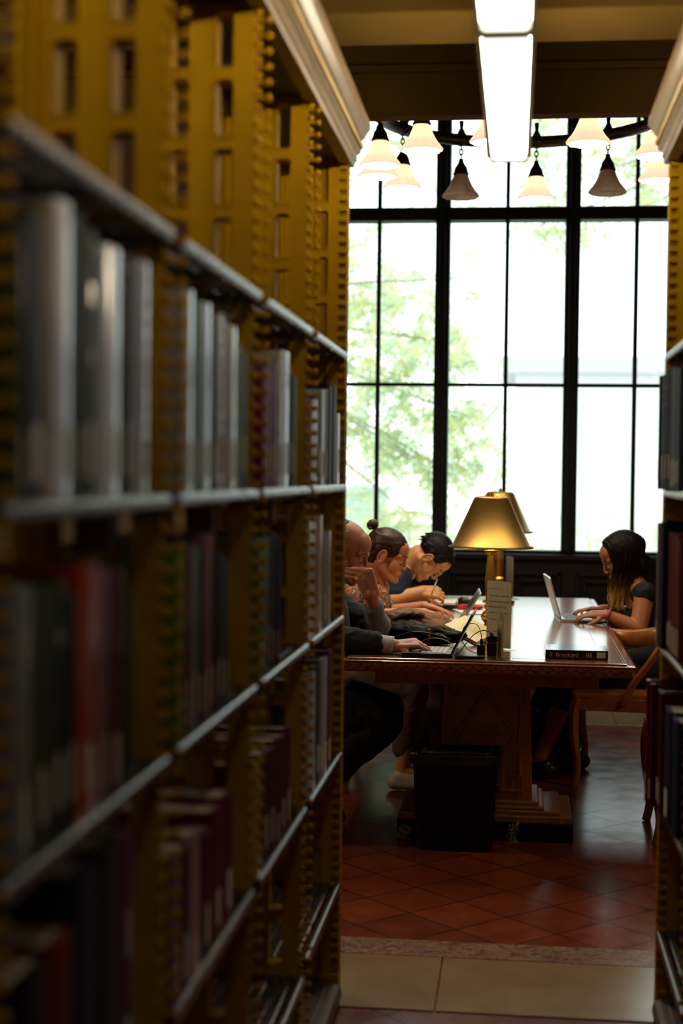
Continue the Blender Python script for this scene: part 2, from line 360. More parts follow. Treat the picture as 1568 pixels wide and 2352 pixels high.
# ------------------------------------------------------------------ bookcases
bays = [0.64, 1.335, 2.07, 2.78, 3.48, YE]
DB = 0.235
def upright_mbs(sgn, xf_, solid=False):
    """hollow cast panel (two pierced plates) + toothed edges, standing across the aisle; origin at y=0; xf_ = front X, sgn = direction away from aisle"""
    X = lambda d: xf_+sgn*d                       # d = distance behind the front edge
    p = MB(); t = MB()
    def bx(d0, d1, y0, y1, z0, z1, mb=p):
        a, b = sorted((X(d0), X(d1))); mb.box(a, b, y0, y1, z0, z1)
    ztop_ = 2.315; hy = 0.025; th = 0.006
    holes = [(0.052, 0.086), (0.134, 0.169)]
    plates = [(-hy, -hy+th), (hy-th, hy)]
    z = 2.06+0.125*2; bars = []
    while z > 0.05: bars.append(z); z -= 0.125
    e0 = 0.0 if solid else 0.012
    for (ya, yb_) in plates:
        for (a, b) in ((0.022 if solid else (e0 if ya < 0 else 0.030), 0.052), (0.086, 0.134), (0.169, DB-0.012)): bx(a, b, ya, yb_, 0.0, ztop_)
        for (a, b) in holes:
            for zb_ in bars: bx(a, b, ya, yb_, max(0, zb_-0.012), min(ztop_, zb_+0.012))
            bx(a, b, ya, yb_, 0, 0.09)
    for (a, b) in holes:
        for k in range(len(bars)-1):
            z1, z0 = bars[k]-0.012, bars[k+1]+0.012
            # reveals joining the two plates and a raised rim around every opening
            bx(a-0.0015, a, -hy+0.001, hy-0.001, z0, z1); bx(b, b+0.0015, -hy+0.001, hy-0.001, z0, z1)
            bx(a, b, -hy+0.001, hy-0.001, z0-0.0015, z0); bx(a, b, -hy+0.001, hy-0.001, z1, z1+0.0015)
            for yy in (-hy-0.003, hy):
                bx(a-0.003, a, yy, yy+0.003, z0-0.003, z1+0.003); bx(b, b+0.003, yy, yy+0.003, z0-0.003, z1+0.003)
                bx(a, b, yy, yy+0.003, z0-0.003, z0); bx(a, b, yy, yy+0.003, z1, z1+0.003)
            # small rounded corners
            for (cx_, s1) in ((a, 1), (b, -1)):
                for (cz, s2) in ((z0, 1), (z1, -1)):
                    p.prism([(X(cx_), cz), (X(cx_+s1*0.007), cz), (X(cx_), cz+s2*0.007)], 'y', -hy, -hy+th)
            if solid: bx(a, b, -hy+0.010, -hy+0.012, z0, z1)
    bx(0, DB, -0.033, 0.033, 0, 0.07)
    bx(0.045, 0.050, -hy+th, hy-th, 0, ztop_); bx(DB-0.05, DB-0.045, -hy+th, hy-th, 0, ztop_)
    bx(0.012, DB-0.012, -hy+th, hy-th, ztop_-0.01, ztop_)
    z = 0.12; k = 0
    if solid:      # end upright: closed ladder of slots along the front edge
        bx(0.0, 0.003, -hy, -hy+th, 0, ztop_, t); bx(0.0, 0.003, hy-th, hy, 0, ztop_, t); bx(0.0, 0.024, -hy+0.014, -hy+0.018, 0, ztop_, t)
    while z < ztop_-0.012:
        if solid:
            x0, x1 = sorted((X(0.0), X(0.024))); t.prism(rrect(0.034, 0.0135, 0.004, 2, -hy+0.014, z), 'x', x0, x1)
            t.box(*sorted((X(0.0), X(0.024))), -hy-0.0015, -hy+th, z-0.006, z+0.006)
        else:
            t.ball((X(0.008), -hy+0.003, z), 0.0072, n=8)
            t.tube([(X(0.032), hy-0.003, z), (X(0.0), hy-0.003, z)], 0.0030, 6); t.ball((X(-0.004), hy-0.003, z), 0.0070, n=8)
        # back edge rack
        for yy in (-hy+0.003, hy-0.003): t.tube([(X(DB-0.020), yy, z), (X(DB-0.002), yy, z), (X(DB), yy, z)], [0.0058, 0.0055, 0.0028], 6)
        z += 0.0286; k += 1
    for d in (0.178, 0.196): bx(d, d+0.006, -hy-0.005, -hy, 0.07, ztop_, t)     # raised double rib near the back
    return p, t
def shelf_mb(sgn, xf_, y0, y1, z, deep=0.215):
    m = MB(); X = lambda d: xf_+sgn*d
    # front rounded lip and lengthwise slats
    a, b = sorted((X(-0.004), X(0.016)))
    m.prism(rrect(b-a, 0.020, 0.007, 3, (a+b)/2, z-0.010), 'y', y0, y1, smooth=False)
    d = 0.024
    while d < deep-0.01:
        a, b = sorted((X(d), X(d+0.0215)))
        m.prism(rrect(b-a, 0.008, 0.0035, 2, (a+b)/2, z-0.005), 'y', y0, y1)
        d += 0.0262
    for y in (y0, y1-0.012, (y0+y1)/2): 
        a, b = sorted((X(0.0), X(deep))); m.box(a, b, y, y+0.012, z-0.022, z-0.010)
    return m
SH_L = [1.79, 1.428, 1.068, 0.690, 0.325]
SH_R = [1.79, 1.425, 1.005, 0.590, 0.235]
def bookcase(sgn, xf_, shelves, label, solid_last=True):
    root = empty('bookcase', (xf_+sgn*0.12, 2.4, 0), label, 'bookcase')
    P, T = upright_mbs(sgn, xf_); PS, TS = upright_mbs(sgn, xf_, True)
    base = Vector((0, 0, 0))
    first = None
    for i, y in enumerate(bays):
        last = i == len(bays)-1
        if first is None or last:
            p, t = (PS, TS) if last else (P, T)
            off = Vector((xf_, 0, 0))
            po = bpy.data.objects.new('upright', p.mesh('upright', gold, off)); C.objects.link(po)
            to = bpy.data.objects.new('toothed_rack', t.mesh('toothed_rack', gold, off)); C.objects.link(to)
            if first is None: first = (po, to)
        else:
            po = first[0].copy(); to = first[1].copy(); C.objects.link(po); C.objects.link(to)
        po.parent = root; po.location = Vector((xf_, y, 0))-root.location; to.parent = po
    for i in range(len(bays)-1):
        for k, z in enumerate(shelves):
            zz = z-(0.026 if (k == 4 and i == 3 and sgn < 0) else 0)
            shelf_mb(sgn, xf_, bays[i]+0.026, bays[i+1]-0.026, zz).build('shelf', shelfpaint, root)
    X = lambda d: xf_+sgn*d
    ya, yb = -0.7, YE+0.02
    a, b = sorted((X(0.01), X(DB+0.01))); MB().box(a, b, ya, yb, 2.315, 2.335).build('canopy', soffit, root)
    # cornice: stepped ogee with a beaded course
    prof = [(0.02, 2.300), (-0.012, 2.300), (-0.014, 2.312), (-0.020, 2.318), (-0.020, 2.332), (-0.030, 2.340), (-0.030, 2.372), (-0.038, 2.378), (-0.050, 2.396), (-0.056, 2.402), (-0.056, 2.422), (0.02, 2.422)]
    m = MB().prism([(X(d), z) for d, z in prof], 'y', ya, yb)
    m.build('cornice', corn, root)
    bd = MB(); y = 0.6
    while y < yb-0.01:
        bd.ball((X(-0.030), y, 2.356), (0.009, 0.009, 0.011), n=6); y += 0.028
    bd.build('cornice_beading', mat('dull gilt beads', (0.26, 0.18, 0.07), 0.35, metal=0.6), root)
    a, b = sorted((X(0.02), X(DB-0.01)))
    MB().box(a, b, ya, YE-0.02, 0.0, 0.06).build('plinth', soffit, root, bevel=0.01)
    # carved foot on the end facing the reading room
    a, b = sorted((X(-0.012), X(DB+0.02)))
    MB().box(a, b, YE-0.40, YE-0.03, 0, 0.055).build('foot', mat('worn stone block', (0.07, 0.05, 0.03), 0.6, var=0.2), root, bevel=0.02)
    return root
bookcase(-1, -0.472, SH_L, 'long ochre iron bookcase with toothed uprights and slatted shelves on the left of the aisle')
bookcase(1, 0.392, SH_R, 'ochre iron bookcase at the right edge of the aisle, holding dark blue and maroon books')

# ------------------------------------------------------------------ books
def cmat(col, rough=0.35, coat=0.35):
    k = 'cloth_%.2f_%.2f_%.2f' % tuple(col)
    if k in MATS: return MATS[k]
    return mat(k, tuple(col), (0.24 if max(col) > 0.3 else 0.5), var=0.18, vscale=20, coat=(0.5 if max(col) > 0.3 else 0.04), spec=(0.5 if max(col) > 0.3 else 0.08), bump=0.05, bscale=120)
ORD = ['first', 'second', 'third', 'fourth', 'fifth', 'sixth', 'seventh', 'eighth', 'ninth', 'tenth', 'eleventh', 'twelfth', 'thirteenth', 'fourteenth']
def book(sgn, xs, y0, y1, z0, h, col, label, group, sticker=True, depth=0.17, bands=None, lean=0.0, rough=0.35, cover=None):
    """upright book, spine plane at X = xs facing the aisle; sgn = direction away from the aisle"""
    t = y1-y0-0.004; yc = (y0+y1)/2
    m = MB()
    # rounded spine
    n = 6; pts = []
    for k in range(n+1):
        a = -PI/2+PI*k/n
        pts.append((xs-sgn*(math.cos(a)*min(0.006, t*0.2)), yc+math.sin(a)*t/2))
    c = 0.0025
    xb = xs+sgn*depth
    outer = pts+[(xb, yc+t/2)]+[(xb, yc+t/2-c)]+[(xs+sgn*0.006, yc+t/2-c), (xs+sgn*0.006, yc-t/2+c), (xb, yc-t/2+c), (xb, yc-t/2)]
    m.prism(outer, 'z', z0, z0+h)
    o = m.build('book', cmat(col, rough), None)
    tag(o, label, 'book', group)
    pg = MB(); a, b = sorted((xs+sgn*0.007, xb-sgn*0.004)); pg.box(a, b, yc-t/2+c, yc+t/2-c, z0+0.003, z0+h-0.004)
    pg.build('pages', pagem, o)
    if sticker:
        s = MB(); w = t*0.64; zz = z0+0.010+0.022*((y0*977)%1); hh = 0.052+0.016*((y0*577)%1)
        arc = []
        for k in range(5):
            u = -1+2*k/4
            arc.append((xs-sgn*(math.cos(u*PI/2*0.8)*min(0.006, t*0.2)+0.0008), yc+u*w/2))
        arc2 = [(x+sgn*0.0025, y) for x, y in arc[::-1]]
        s.prism(arc+arc2, 'z', zz, zz+hh); s.build('call_number_label', stickm, o)
    if bands:
        for (f0, f1) in bands:
            s = MB()
            arc = [(xs-sgn*(math.cos(u*PI/2)*min(0.006, t*0.2)+0.0006), yc+u*t/2*0.9) for u in (-1, -0.5, 0, 0.5, 1)]
            s.prism(arc+[(x+sgn*0.0022, y) for x, y in arc[::-1]], 'z', z0+h*f0, z0+h*f1)
            s.build('title_band', cmat(bands_col[0]), o)
    if lean:
        o.rotation_euler.x = lean
    return o
bands_col = [(0.5, 0.45, 0.35)]
COLN = {
 'charcoal': (0.022, 0.025, 0.030), 'tan': (0.24, 0.19, 0.10), 'white': (0.74, 0.77, 0.84), 'slate': (0.06, 0.08, 0.09), 'olive': (0.045, 0.05, 0.02),
 'silver': (0.45, 0.47, 0.50), 'brown': (0.045, 0.02, 0.01), 'beige': (0.42, 0.37, 0.28), 'green': (0.12, 0.20, 0.12), 'pale blue': (0.40, 0.48, 0.54),
 'grey': (0.22, 0.23, 0.24), 'lavender': (0.45, 0.41, 0.50), 'sage': (0.20, 0.24, 0.17), 'teal': (0.06, 0.12, 0.12), 'magenta': (0.20, 0.03, 0.07), 'blue grey': (0.14, 0.16, 0.22),
 'maroon': (0.085, 0.010, 0.020), 'black': (0.008, 0.008, 0.010), 'pink': (0.40, 0.24, 0.24), 'cream': (0.50, 0.46, 0.36), 'red': (0.42, 0.035, 0.010),
 'dark green': (0.02, 0.035, 0.015), 'lime green': (0.18, 0.24, 0.03), 'dark red': (0.14, 0.012, 0.014), 'navy': (0.012, 0.018, 0.045), 'yellow': (0.42, 0.30, 0.01),
 'purple': (0.11, 0.03, 0.08), 'rose': (0.28, 0.14, 0.15), 'wine': (0.13, 0.012, 0.03)}
def row(sgn, xs, z0, where, specs, grp, px=True, order=1):
    n = len(specs); 
    for i, s in enumerate(specs):
        a, b, h, cn = s[:4]; kw = s[4] if len(s) > 4 else {}
        if px: Y0, Y1 = abs(xs)*F/(abs(1188-a)), abs(xs)*F/(abs(1188-b))
        else: Y0, Y1 = a, b
        Y0, Y1 = min(Y0, Y1), max(Y0, Y1)
        kw = dict(kw); dx = kw.pop('dx', 0)
        k = i if order > 0 else n-1-i
        th = 'thick ' if Y1-Y0 > 0.055 else ('slim ' if Y1-Y0 < 0.03 else '')
        pos = ORD[k] if n > 1 else 'only'
        lab = '%s%s book, %s %s, %s' % (th, cn, pos, 'from left' , where)
        book(sgn, xs+sgn*dx, Y0, Y1, z0+0.0005, h, COLN[cn], lab, grp, **kw)
NS = dict(sticker=False)
LX = -0.484
def L_(w): return w
B1, B2, B3, B4 = 'nearest bay', 'second bay', 'third bay', 'farthest bay'
def where(shelf, bay, side='left'): return '%s row of %s, %s bookcase' % (shelf, bay, side)
g = 'books on the left bookcase'
z = SH_L[1]
row(-1, LX, z, where('top', B1), [(5, 22, .27, 'olive'), (22, 68, .285, 'charcoal'), (69, 95, .305, 'tan'), (96, 135, .315, 'white'), (137, 160, .31, 'slate'), (161, 194, .30, 'olive', dict(bands=[(.72, .8), (.5, .55)])),
    (195, 212, .275, 'grey'), (213, 255, .295, 'white', dict(bands=[(.38, .40)])), (257, 276, .27, 'brown'), (277, 296, .295, 'grey'), (297, 321, .30, 'silver')], g)
row(-1, LX, z, where('top', B2), [(404, 429, .295, 'beige'), (430, 446, .285, 'green'), (447, 470, .290, 'pale blue'), (471, 486, .275, 'slate'), (487, 499, .285, 'lavender'), (500, 511, .28, 'grey'), (512, 531, .275, 'cream'), (532, 543, .25, 'sage'), (544, 556, .24, 'teal')], g)
row(-1, LX, z, where('top', B3), [(592, 600, .23, 'magenta'), (601, 611, .245, 'blue grey'), (612, 620, .235, 'magenta'), (621, 630, .25, 'grey'), (631, 640, .275, 'beige'), (641, 656, .28, 'white'), (657, 666, .24, 'black'), (667, 674, .235, 'sage')], g)
row(-1, LX, z, where('top', B4), [(708, 715, .20, 'pink'), (716, 723, .205, 'white'), (724, 731, .22, 'charcoal'), (732, 739, .235, 'silver'), (740, 747, .24, 'grey'), (748, 757, .255, 'black', NS), (758, 768, .26, 'charcoal', NS), (769, 776, .19, 'white')], g)
z = SH_L[2]
row(-1, LX, z, where('middle', B1), [(2, 45, .275, 'grey', dict(bands=[(.72, .86)])), (48, 88, .27, 'olive'), (89, 124, .275, 'dark green', dict(bands=[(.75, .8)])), (125, 154, .255, 'black'), (156, 205, .285, 'red'), (206, 232, .275, 'rose'), (233, 266, .275, 'maroon'), (267, 290, .24, 'dark green', NS)], g)
row(-1, LX, z, where('middle', B2), [(396, 413, .285, 'lime green'), (414, 428, .28, 'dark red'), (429, 446, .275, 'grey'), (447, 461, .27, 'navy'), (462, 478, .29, 'rose'), (479, 488, .27, 'black'), (489, 506, .255, 'charcoal'), (507, 518, .24, 'slate')], g)
row(-1, LX, z, where('middle', B3), [(588, 603, .26, 'lime green'), (604, 612, .265, 'grey'), (613, 623, .27, 'charcoal'), (624, 632, .265, 'navy'), (633, 641, .255, 'black')], g)
row(-1, LX, z, where('middle', B4), [(706, 714, .28, 'cream'), (715, 722, .285, 'silver'), (723, 730, .275, 'rose'), (731, 738, .285, 'cream'), (741, 748, .235, 'grey'), (752, 758, .24, 'silver')], g)
z = SH_L[3]
row(-1, LX, z, where('lower', B1), [(20, 90, .26, 'black'), (92, 150, .265, 'dark red'), (152, 210, .315, 'navy', NS), (212, 258, .32, 'charcoal', NS), (260, 300, .31, 'purple', dict(bands=[(.5, .7)]))], g)
row(-1, LX, z, where('lower', B2), [(392, 410, .215, 'rose'), (411, 434, .21, 'maroon'), (435, 458, .215, 'pink', NS), (460, 484, .20, 'maroon'), (486, 510, .215, 'dark red'), (511, 536, .22, 'wine')], g)
row(-1, LX, z, where('lower', B3), [(586, 603, .215, 'yellow', NS), (604, 619, .22, 'maroon'), (620, 632, .215, 'maroon'), (633, 645, .22, 'maroon'), (646, 658, .215, 'maroon'), (659, 669, .22, 'maroon')], g)
row(-1, LX, z, where('lower', B4), [(708, 718, .28, 'grey'), (719, 727, .285, 'silver'), (728, 736, .29, 'charcoal'), (737, 745, .30, 'grey'), (746, 754, .295, 'silver'), (755, 763, .305, 'purple')], g)
# right bookcase: from left (far) to right (near)
g = 'books on the right bookcase'
RXs = 0.400
dk = (0.022, 0.028, 0.045)
COLN['dark blue'] = (0.03, 0.04, 0.065); COLN['steel blue'] = (0.07, 0.085, 0.12)
def rrow(z, wh, specs):
    y = 4.148; out = []
    for s in specs:
        out.append((y-s[0], y)+tuple(s[1:])); y -= s[0]
    row(1, RXs, z, wh, out, g, px=False)
P_ = lambda d, **k: dict(dx=-d, depth=0.2, **k)
rrow(SH_R[1], where('top', 'end bay', 'right'), [(.045, .30, 'dark blue', P_(.024, bands=[(.86, .9)])), (.05, .30, 'steel blue', P_(.018, bands=[(.70, .74), (.8, .83)])), (.045, .31, 'dark blue', P_(.014, bands=[(.84, .87), (.7, .72)])), (.045, .315, 'charcoal', P_(.010)), (.05, .31, 'steel blue', P_(.008)), (.05, .31, 'dark blue', P_(.008)), (.05, .3, 'charcoal', P_(.008)), (.05, .3, 'dark blue', P_(.008))])
rrow(SH_R[2], where('middle', 'end bay', 'right'), [(.03, .33, 'grey', P_(.022)), (.055, .335, 'black', P_(.014, sticker=False)), (.035, .31, 'wine', P_(.0)), (.035, .31, 'wine', P_(.0)), (.04, .305, 'wine', P_(.0)), (.04, .31, 'wine', P_(.0)), (.045, .305, 'wine', P_(.0)), (.045, .31, 'wine', P_(0)), (.045, .3, 'wine', P_(0))])
rrow(SH_R[3], where('lower', 'end bay', 'right'), [(.035, .325, 'wine', P_(.044)), (.035, .32, 'maroon', P_(.036)), (.06, .31, 'black', P_(.02)), (.04, .31, 'maroon', P_(.02)), (.16, .285, 'navy', P_(.012, sticker=True)), (.12, .28, 'navy', P_(.008, sticker=False))])

# ------------------------------------------------------------------ fluorescent fixture over the aisle
lensm = mat('glowing white diffuser', (0.9, 0.88, 0.82), 0.5, emit=2.1, ecol=(1.0, 0.92, 0.76))
sidem = mat('added side glow', (0.9, 0.88, 0.82), 0.5, emit=74.0, ecol=(1.0, 0.88, 0.62))
housem = mat('cream enamel housing', (0.6, 0.52, 0.36), 0.4)
XA, XB = at(1128, 371, 4.30).x, at(1209, 371, 4.30).x
zl = at(1168, 371, 4.30).z
def fixture(XA, XB, label, segs):
    fx = empty('light_fixture', ((XA+XB)/2, 2.4, zl+0.3), label, 'ceiling light')
    for (y0, y1) in segs:
        MB().prism(rrect(XB-XA, 0.05, 0.012, 3, (XA+XB)/2, zl+0.025), 'y', y0, y1).build('diffuser', lensm, fx)
        for xs_ in (XA-0.001, XB): MB().box(xs_, xs_+0.001, y0+0.01, y1-0.01, zl+0.016, zl+0.036).build('added_side_glow', sidem, fx)  # glowing strips added to brighten upper uprights and leave lower shelves dark
    for (xa_, xb_) in ((XA-0.011, XA-0.0005), (XB+0.0005, XB+0.011)): MB().box(xa_, xb_, segs[0][0], segs[-1][1], zl+0.009, zl+0.013).build('side_rim', mat('golden enamel rim', (0.35, 0.25, 0.08), 0.5), fx)
    for k, (y0, y1) in enumerate(segs):
        MB().prism(rrect(XB-XA+0.008, 0.056, 0.012, 3, (XA+XB)/2, zl+0.026), 'y', y1, y1+(0.045 if k < len(segs)-1 else 0.012)).build('joint_collar', housem, fx)
        MB().tube([((XA+XB)/2, y1-0.25, zl+0.07), ((XA+XB)/2, y1-0.25, ZB if abs(y1-4.29) < 0.1 else 2.897)], 0.006, 8).build('rod', bronze, fx)
    MB().box(XA+0.015, XB-0.015, segs[0][0]+0.02, segs[-1][1]-0.02, zl+0.0755, zl+0.078).build('added_uplight', mat('added uplight glow', (0.9, 0.88, 0.82), 0.5, emit=3.0, ecol=(1.0, 0.85, 0.55)), fx)  # unseen glowing top, added to brighten the beams and ceiling
    MB().box(XA+0.01, XB-0.01, segs[0][0], segs[-1][1], zl+0.05, zl+0.075).build('housing', housem, fx)
fixture(XA, XB, 'long white fluorescent light hanging above the aisle between the bookcases', ((-0.6, 0.60), (0.645, 1.83), (1.875, 3.04), (3.085, 4.29)))
# ------------------------------------------------------------------ chandelier
CX, CYc, CR, CZ = 0.0, 7.2, 0.68, 3.155
ch = empty('chandelier', (CX, CYc, CZ), 'bronze ring chandelier with frosted bell shades hanging on chains in front of the window', 'chandelier')
m = MB(); ringp = [(CX+CR*math.cos(a), CYc+CR*math.sin(a), CZ) for a in [2*PI*k/72 for k in range(72)]]
m.tube(ringp, 0.030, 12, closed=True); m.build('ring', bronze, ch)
m = MB()
for k in range(6):
    a = 2*PI*k/6+0.5; x, y = CX+CR*math.cos(a), CYc+CR*math.sin(a)
    m = MB().tube([(x, y, CZ+0.02), (CX+0.06*math.cos(a), CYc+0.06*math.sin(a), 4.15)], 0.012, 8)
    m.build('suspension_rod', bronze, ch)
MB().lathe([(0.0, 4.10), (0.05, 4.11), (0.075, 4.16), (0.04, 4.22), (0.02, 4.3), (0.02, 4.66), (0.09, 4.69), (0.09, 4.70)], (CX, CYc, 0), 20).build('ceiling_stem', bronze, ch)
shade_glass = bpy.data.materials.new('frosted shade glass'); shade_glass.use_nodes = True; nt = shade_glass.node_tree
b = nt.nodes['Principled BSDF']; b.inputs['Base Color'].default_value = (0.72, 0.64, 0.58, 1); b.inputs['Roughness'].default_value = 0.3
tl = nt.nodes.new('ShaderNodeBsdfTranslucent'); tl.inputs[0].default_value = (0.95, 0.80, 0.62, 1); ms = nt.nodes.new('ShaderNodeMixShader'); ms.inputs[0].default_value = 0.55
nt.links.new(b.outputs[0], ms.inputs[1]); nt.links.new(tl.outputs[0], ms.inputs[2]); nt.links.new(ms.outputs[0], nt.nodes['Material Output'].inputs[0])
bulbm = mat('warm glowing bulb', (1, 0.85, 0.6), 0.4, emit=6, ecol=(1, 0.78, 0.45))
bulboff = mat('unlit frosted bulb', (0.7, 0.68, 0.62), 0.3)
lit_glass = shade_glass.copy(); lit_glass.name = 'lit frosted shade glass'
lb = lit_glass.node_tree.nodes['Principled BSDF']; lb.inputs['Emission Color'].default_value = (1.0, 0.90, 0.76, 1); lb.inputs['Emission Strength'].default_value = 0.75
def shade(ang, lit, dr=0.0, drop=0.0):
    a = math.radians(ang); x, y = CX+(CR+dr)*math.cos(a), CYc+(CR+dr)*math.sin(a)
    z0 = CZ-0.02-drop
    # collar on the ring with a small scroll stem
    MB().lathe([(0.0, CZ+0.10), (0.012, CZ+0.095), (0.008, CZ+0.06), (0.02, CZ+0.035), (0.034, CZ+0.015), (0.036, CZ-0.012), (0.014, CZ-0.03), (0.0, CZ-0.032)], (x, y, 0), 12).build('ring_socket', bronze, ch)
    c = MB()
    for k in range(3+int(drop/0.03)):
        zc = CZ-0.036-k*0.024; pts = []
        for j in range(10):
            t = 2*PI*j/10; dx = 0.009*math.cos(t); dz = 0.016*math.sin(t)
            pts.append((x+(dx if k % 2 else 0), y+(0 if k % 2 else dx), zc+dz))
        c.tube(pts, 0.0032, 6, closed=True)
    c.build('chain', bronze, ch)
    zt = CZ-0.105-drop
    MB().lathe([(0.0, zt+0.012), (0.010, zt+0.010), (0.014, zt-0.01), (0.030, zt-0.035), (0.036, zt-0.060), (0.040, zt-0.064), (0.040, zt-0.072), (0.0, zt-0.072)], (x, y, 0), 18).build('shade_cap', bronze, ch)
    prof = [(0.034, 0.0), (0.041, -0.018), (0.048, -0.036), (0.057, -0.056), (0.069, -0.076), (0.082, -0.092), (0.091, -0.106), (0.088, -0.116)]
    prof2 = [(r-0.004, z+0.001) for r, z in prof[::-1]]
    pr = [(r, zt-0.070+z) for r, z in prof+prof2]
    n_ = len(prof)
    def md(th, i):
        j = i if i < n_ else 2*n_-1-i
        return 1+0.045*(0.3+j/n_)*math.cos(10*th)
    MB().lathe(pr, (x, y, 0), 50, mod=md).build('glass_shade', lit_glass if lit else shade_glass, ch)
    MB().ball((x, y, zt-0.105), (0.018, 0.018, 0.026), n=12).build('bulb', bulbm if lit else bulboff, ch)
    if lit:
        l = bpy.data.lights.new('bulb_light', 'POINT'); l.energy = lit*5.0; l.color = (1, 0.88, 0.70); l.shadow_soft_size = 0.02
        lo = bpy.data.objects.new('bulb_light', l); C.objects.link(lo); lo.location = (x, y, zt-0.150)
for a_, lit in ((18.6, 2.5), (51.5, 0), (84, 2.5), (117, 0), (149.6, 4), (176, 5), (198, 5), (230, 3), (259, 2.5), (294, 2.5), (329, 3)):
    shade(a_, lit)

# ------------------------------------------------------------------ reading table
TX0, TX1, TY0, TY1, TZ = -0.665, 0.445, 5.70, 8.80, 0.76
TC = (TX0+TX1)/2
tb = empty('reading_table', (TC, 7.25, 0), 'long polished oak reading table with scalloped edge and carved pedestal below the window', 'table')
MB().box(TX0+0.03, TX1-0.03, TY0+0.03, TY1-0.03, TZ-0.014, TZ).build('table_top', tabwood, tb, bevel=0.004)
# raised frame around the top
e = MB()
for (a, b_, z1) in ((0.0, 0.030, TZ-0.007), (0.030, 0.036, TZ-0.003)):
    for r in ((TX0+a, TX1-a, TY0+a, TY0+b_), (TX0+a, TX1-a, TY1-b_, TY1-a), (TX0+a, TX0+b_, TY0+b_, TY1-b_), (TX1-b_, TX1-a, TY0+b_, TY1-b_)):
        e.box(*r, TZ-0.014, z1)
e.build('edge_moulding', tabwood, tb, bevel=0.004)
inl = mat('black line inlay', (0.012, 0.006, 0.004), 0.3)
i_ = MB()
for a, w_ in ((0.040, 0.003), (0.115, 0.002)):
    for r in ((TX0+a, TX1-a, TY0+a, TY0+a+w_), (TX0+a, TX1-a, TY1-a-w_, TY1-a), (TX0+a, TX0+a+w_, TY0+a, TY1-a), (TX1-a-w_, TX1-a, TY0+a, TY1-a)):
        i_.box(*r, TZ-0.001, TZ+0.0004)
i_.build('line_inlay', inl, tb)
# carved scallop course under the edge
sc = MB(); P0 = 0.0436
def scallop(cx, cy, dx, dy, zt=TZ-0.0145, hh=0.022, oo=0.0):
    cx += dx*oo; cy += dy*oo
    """half round petal hanging on the edge face; (dx,dy) = outward normal"""
    tx, ty = -dy, dx
    r = P0/2*0.98; v = [(cx+dx*0.012, cy+dy*0.013, zt)]; n = 9
    for ring, (q, out) in enumerate(((0.6, 0.0125), (0.92, 0.009), (1.0, 0.002))):
        for k in range(n+1):
            a = PI+PI*k/n
            v.append((cx+tx*r*q*math.cos(a)+dx*out, cy+ty*r*q*math.cos(a)+dy*out, zt+hh*q*math.sin(a)))
    f = [(0, 1+k, 2+k) for k in range(n)]
    for g_ in range(2):
        o = 1+g_*(n+1)
        f += [(o+k, o+k+1, o+n+2+k, o+n+1+k) for k in range(n)]
    sc.add(v, f, 0, True)
n = int((TX1-TX0)/P0)
for k in range(n+1):
    x = TX0+0.008+P0/2+k*(TX1-TX0-0.016-P0)/n
    scallop(x, TY0+0.002, 0, -1); scallop(x, TY1-0.002, 0, 1)
    if k < n: scallop(x+P0/2, TY0+0.002, 0, -1, TZ-0.028, 0.020, -0.005)
n = int((TY1-TY0)/P0)
for k in range(n+1):
    y = TY0+0.008+P0/2+k*(TY1-TY0-0.016-P0)/n
    scallop(TX0+0.002, y, -1, 0); scallop(TX1-0.002, y, 1, 0)
sc.build('carved_edge', tabwood, tb)
MB().box(TX0+0.004, TX1-0.004, TY0+0.004, TY1-0.004, TZ-0.050, TZ-0.0135).build('edge_band', pedwood, tb, bevel=0.008)
MB().box(TX0+0.12, TX1-0.12, TY0+0.25, TY1-0.25, TZ-0.125, TZ-0.05).box(TX0+0.10, TX1-0.10, TY0+0.23, TY1-0.23, TZ-0.07, TZ-0.049).build('apron', pedwood, tb, bevel=0.004)
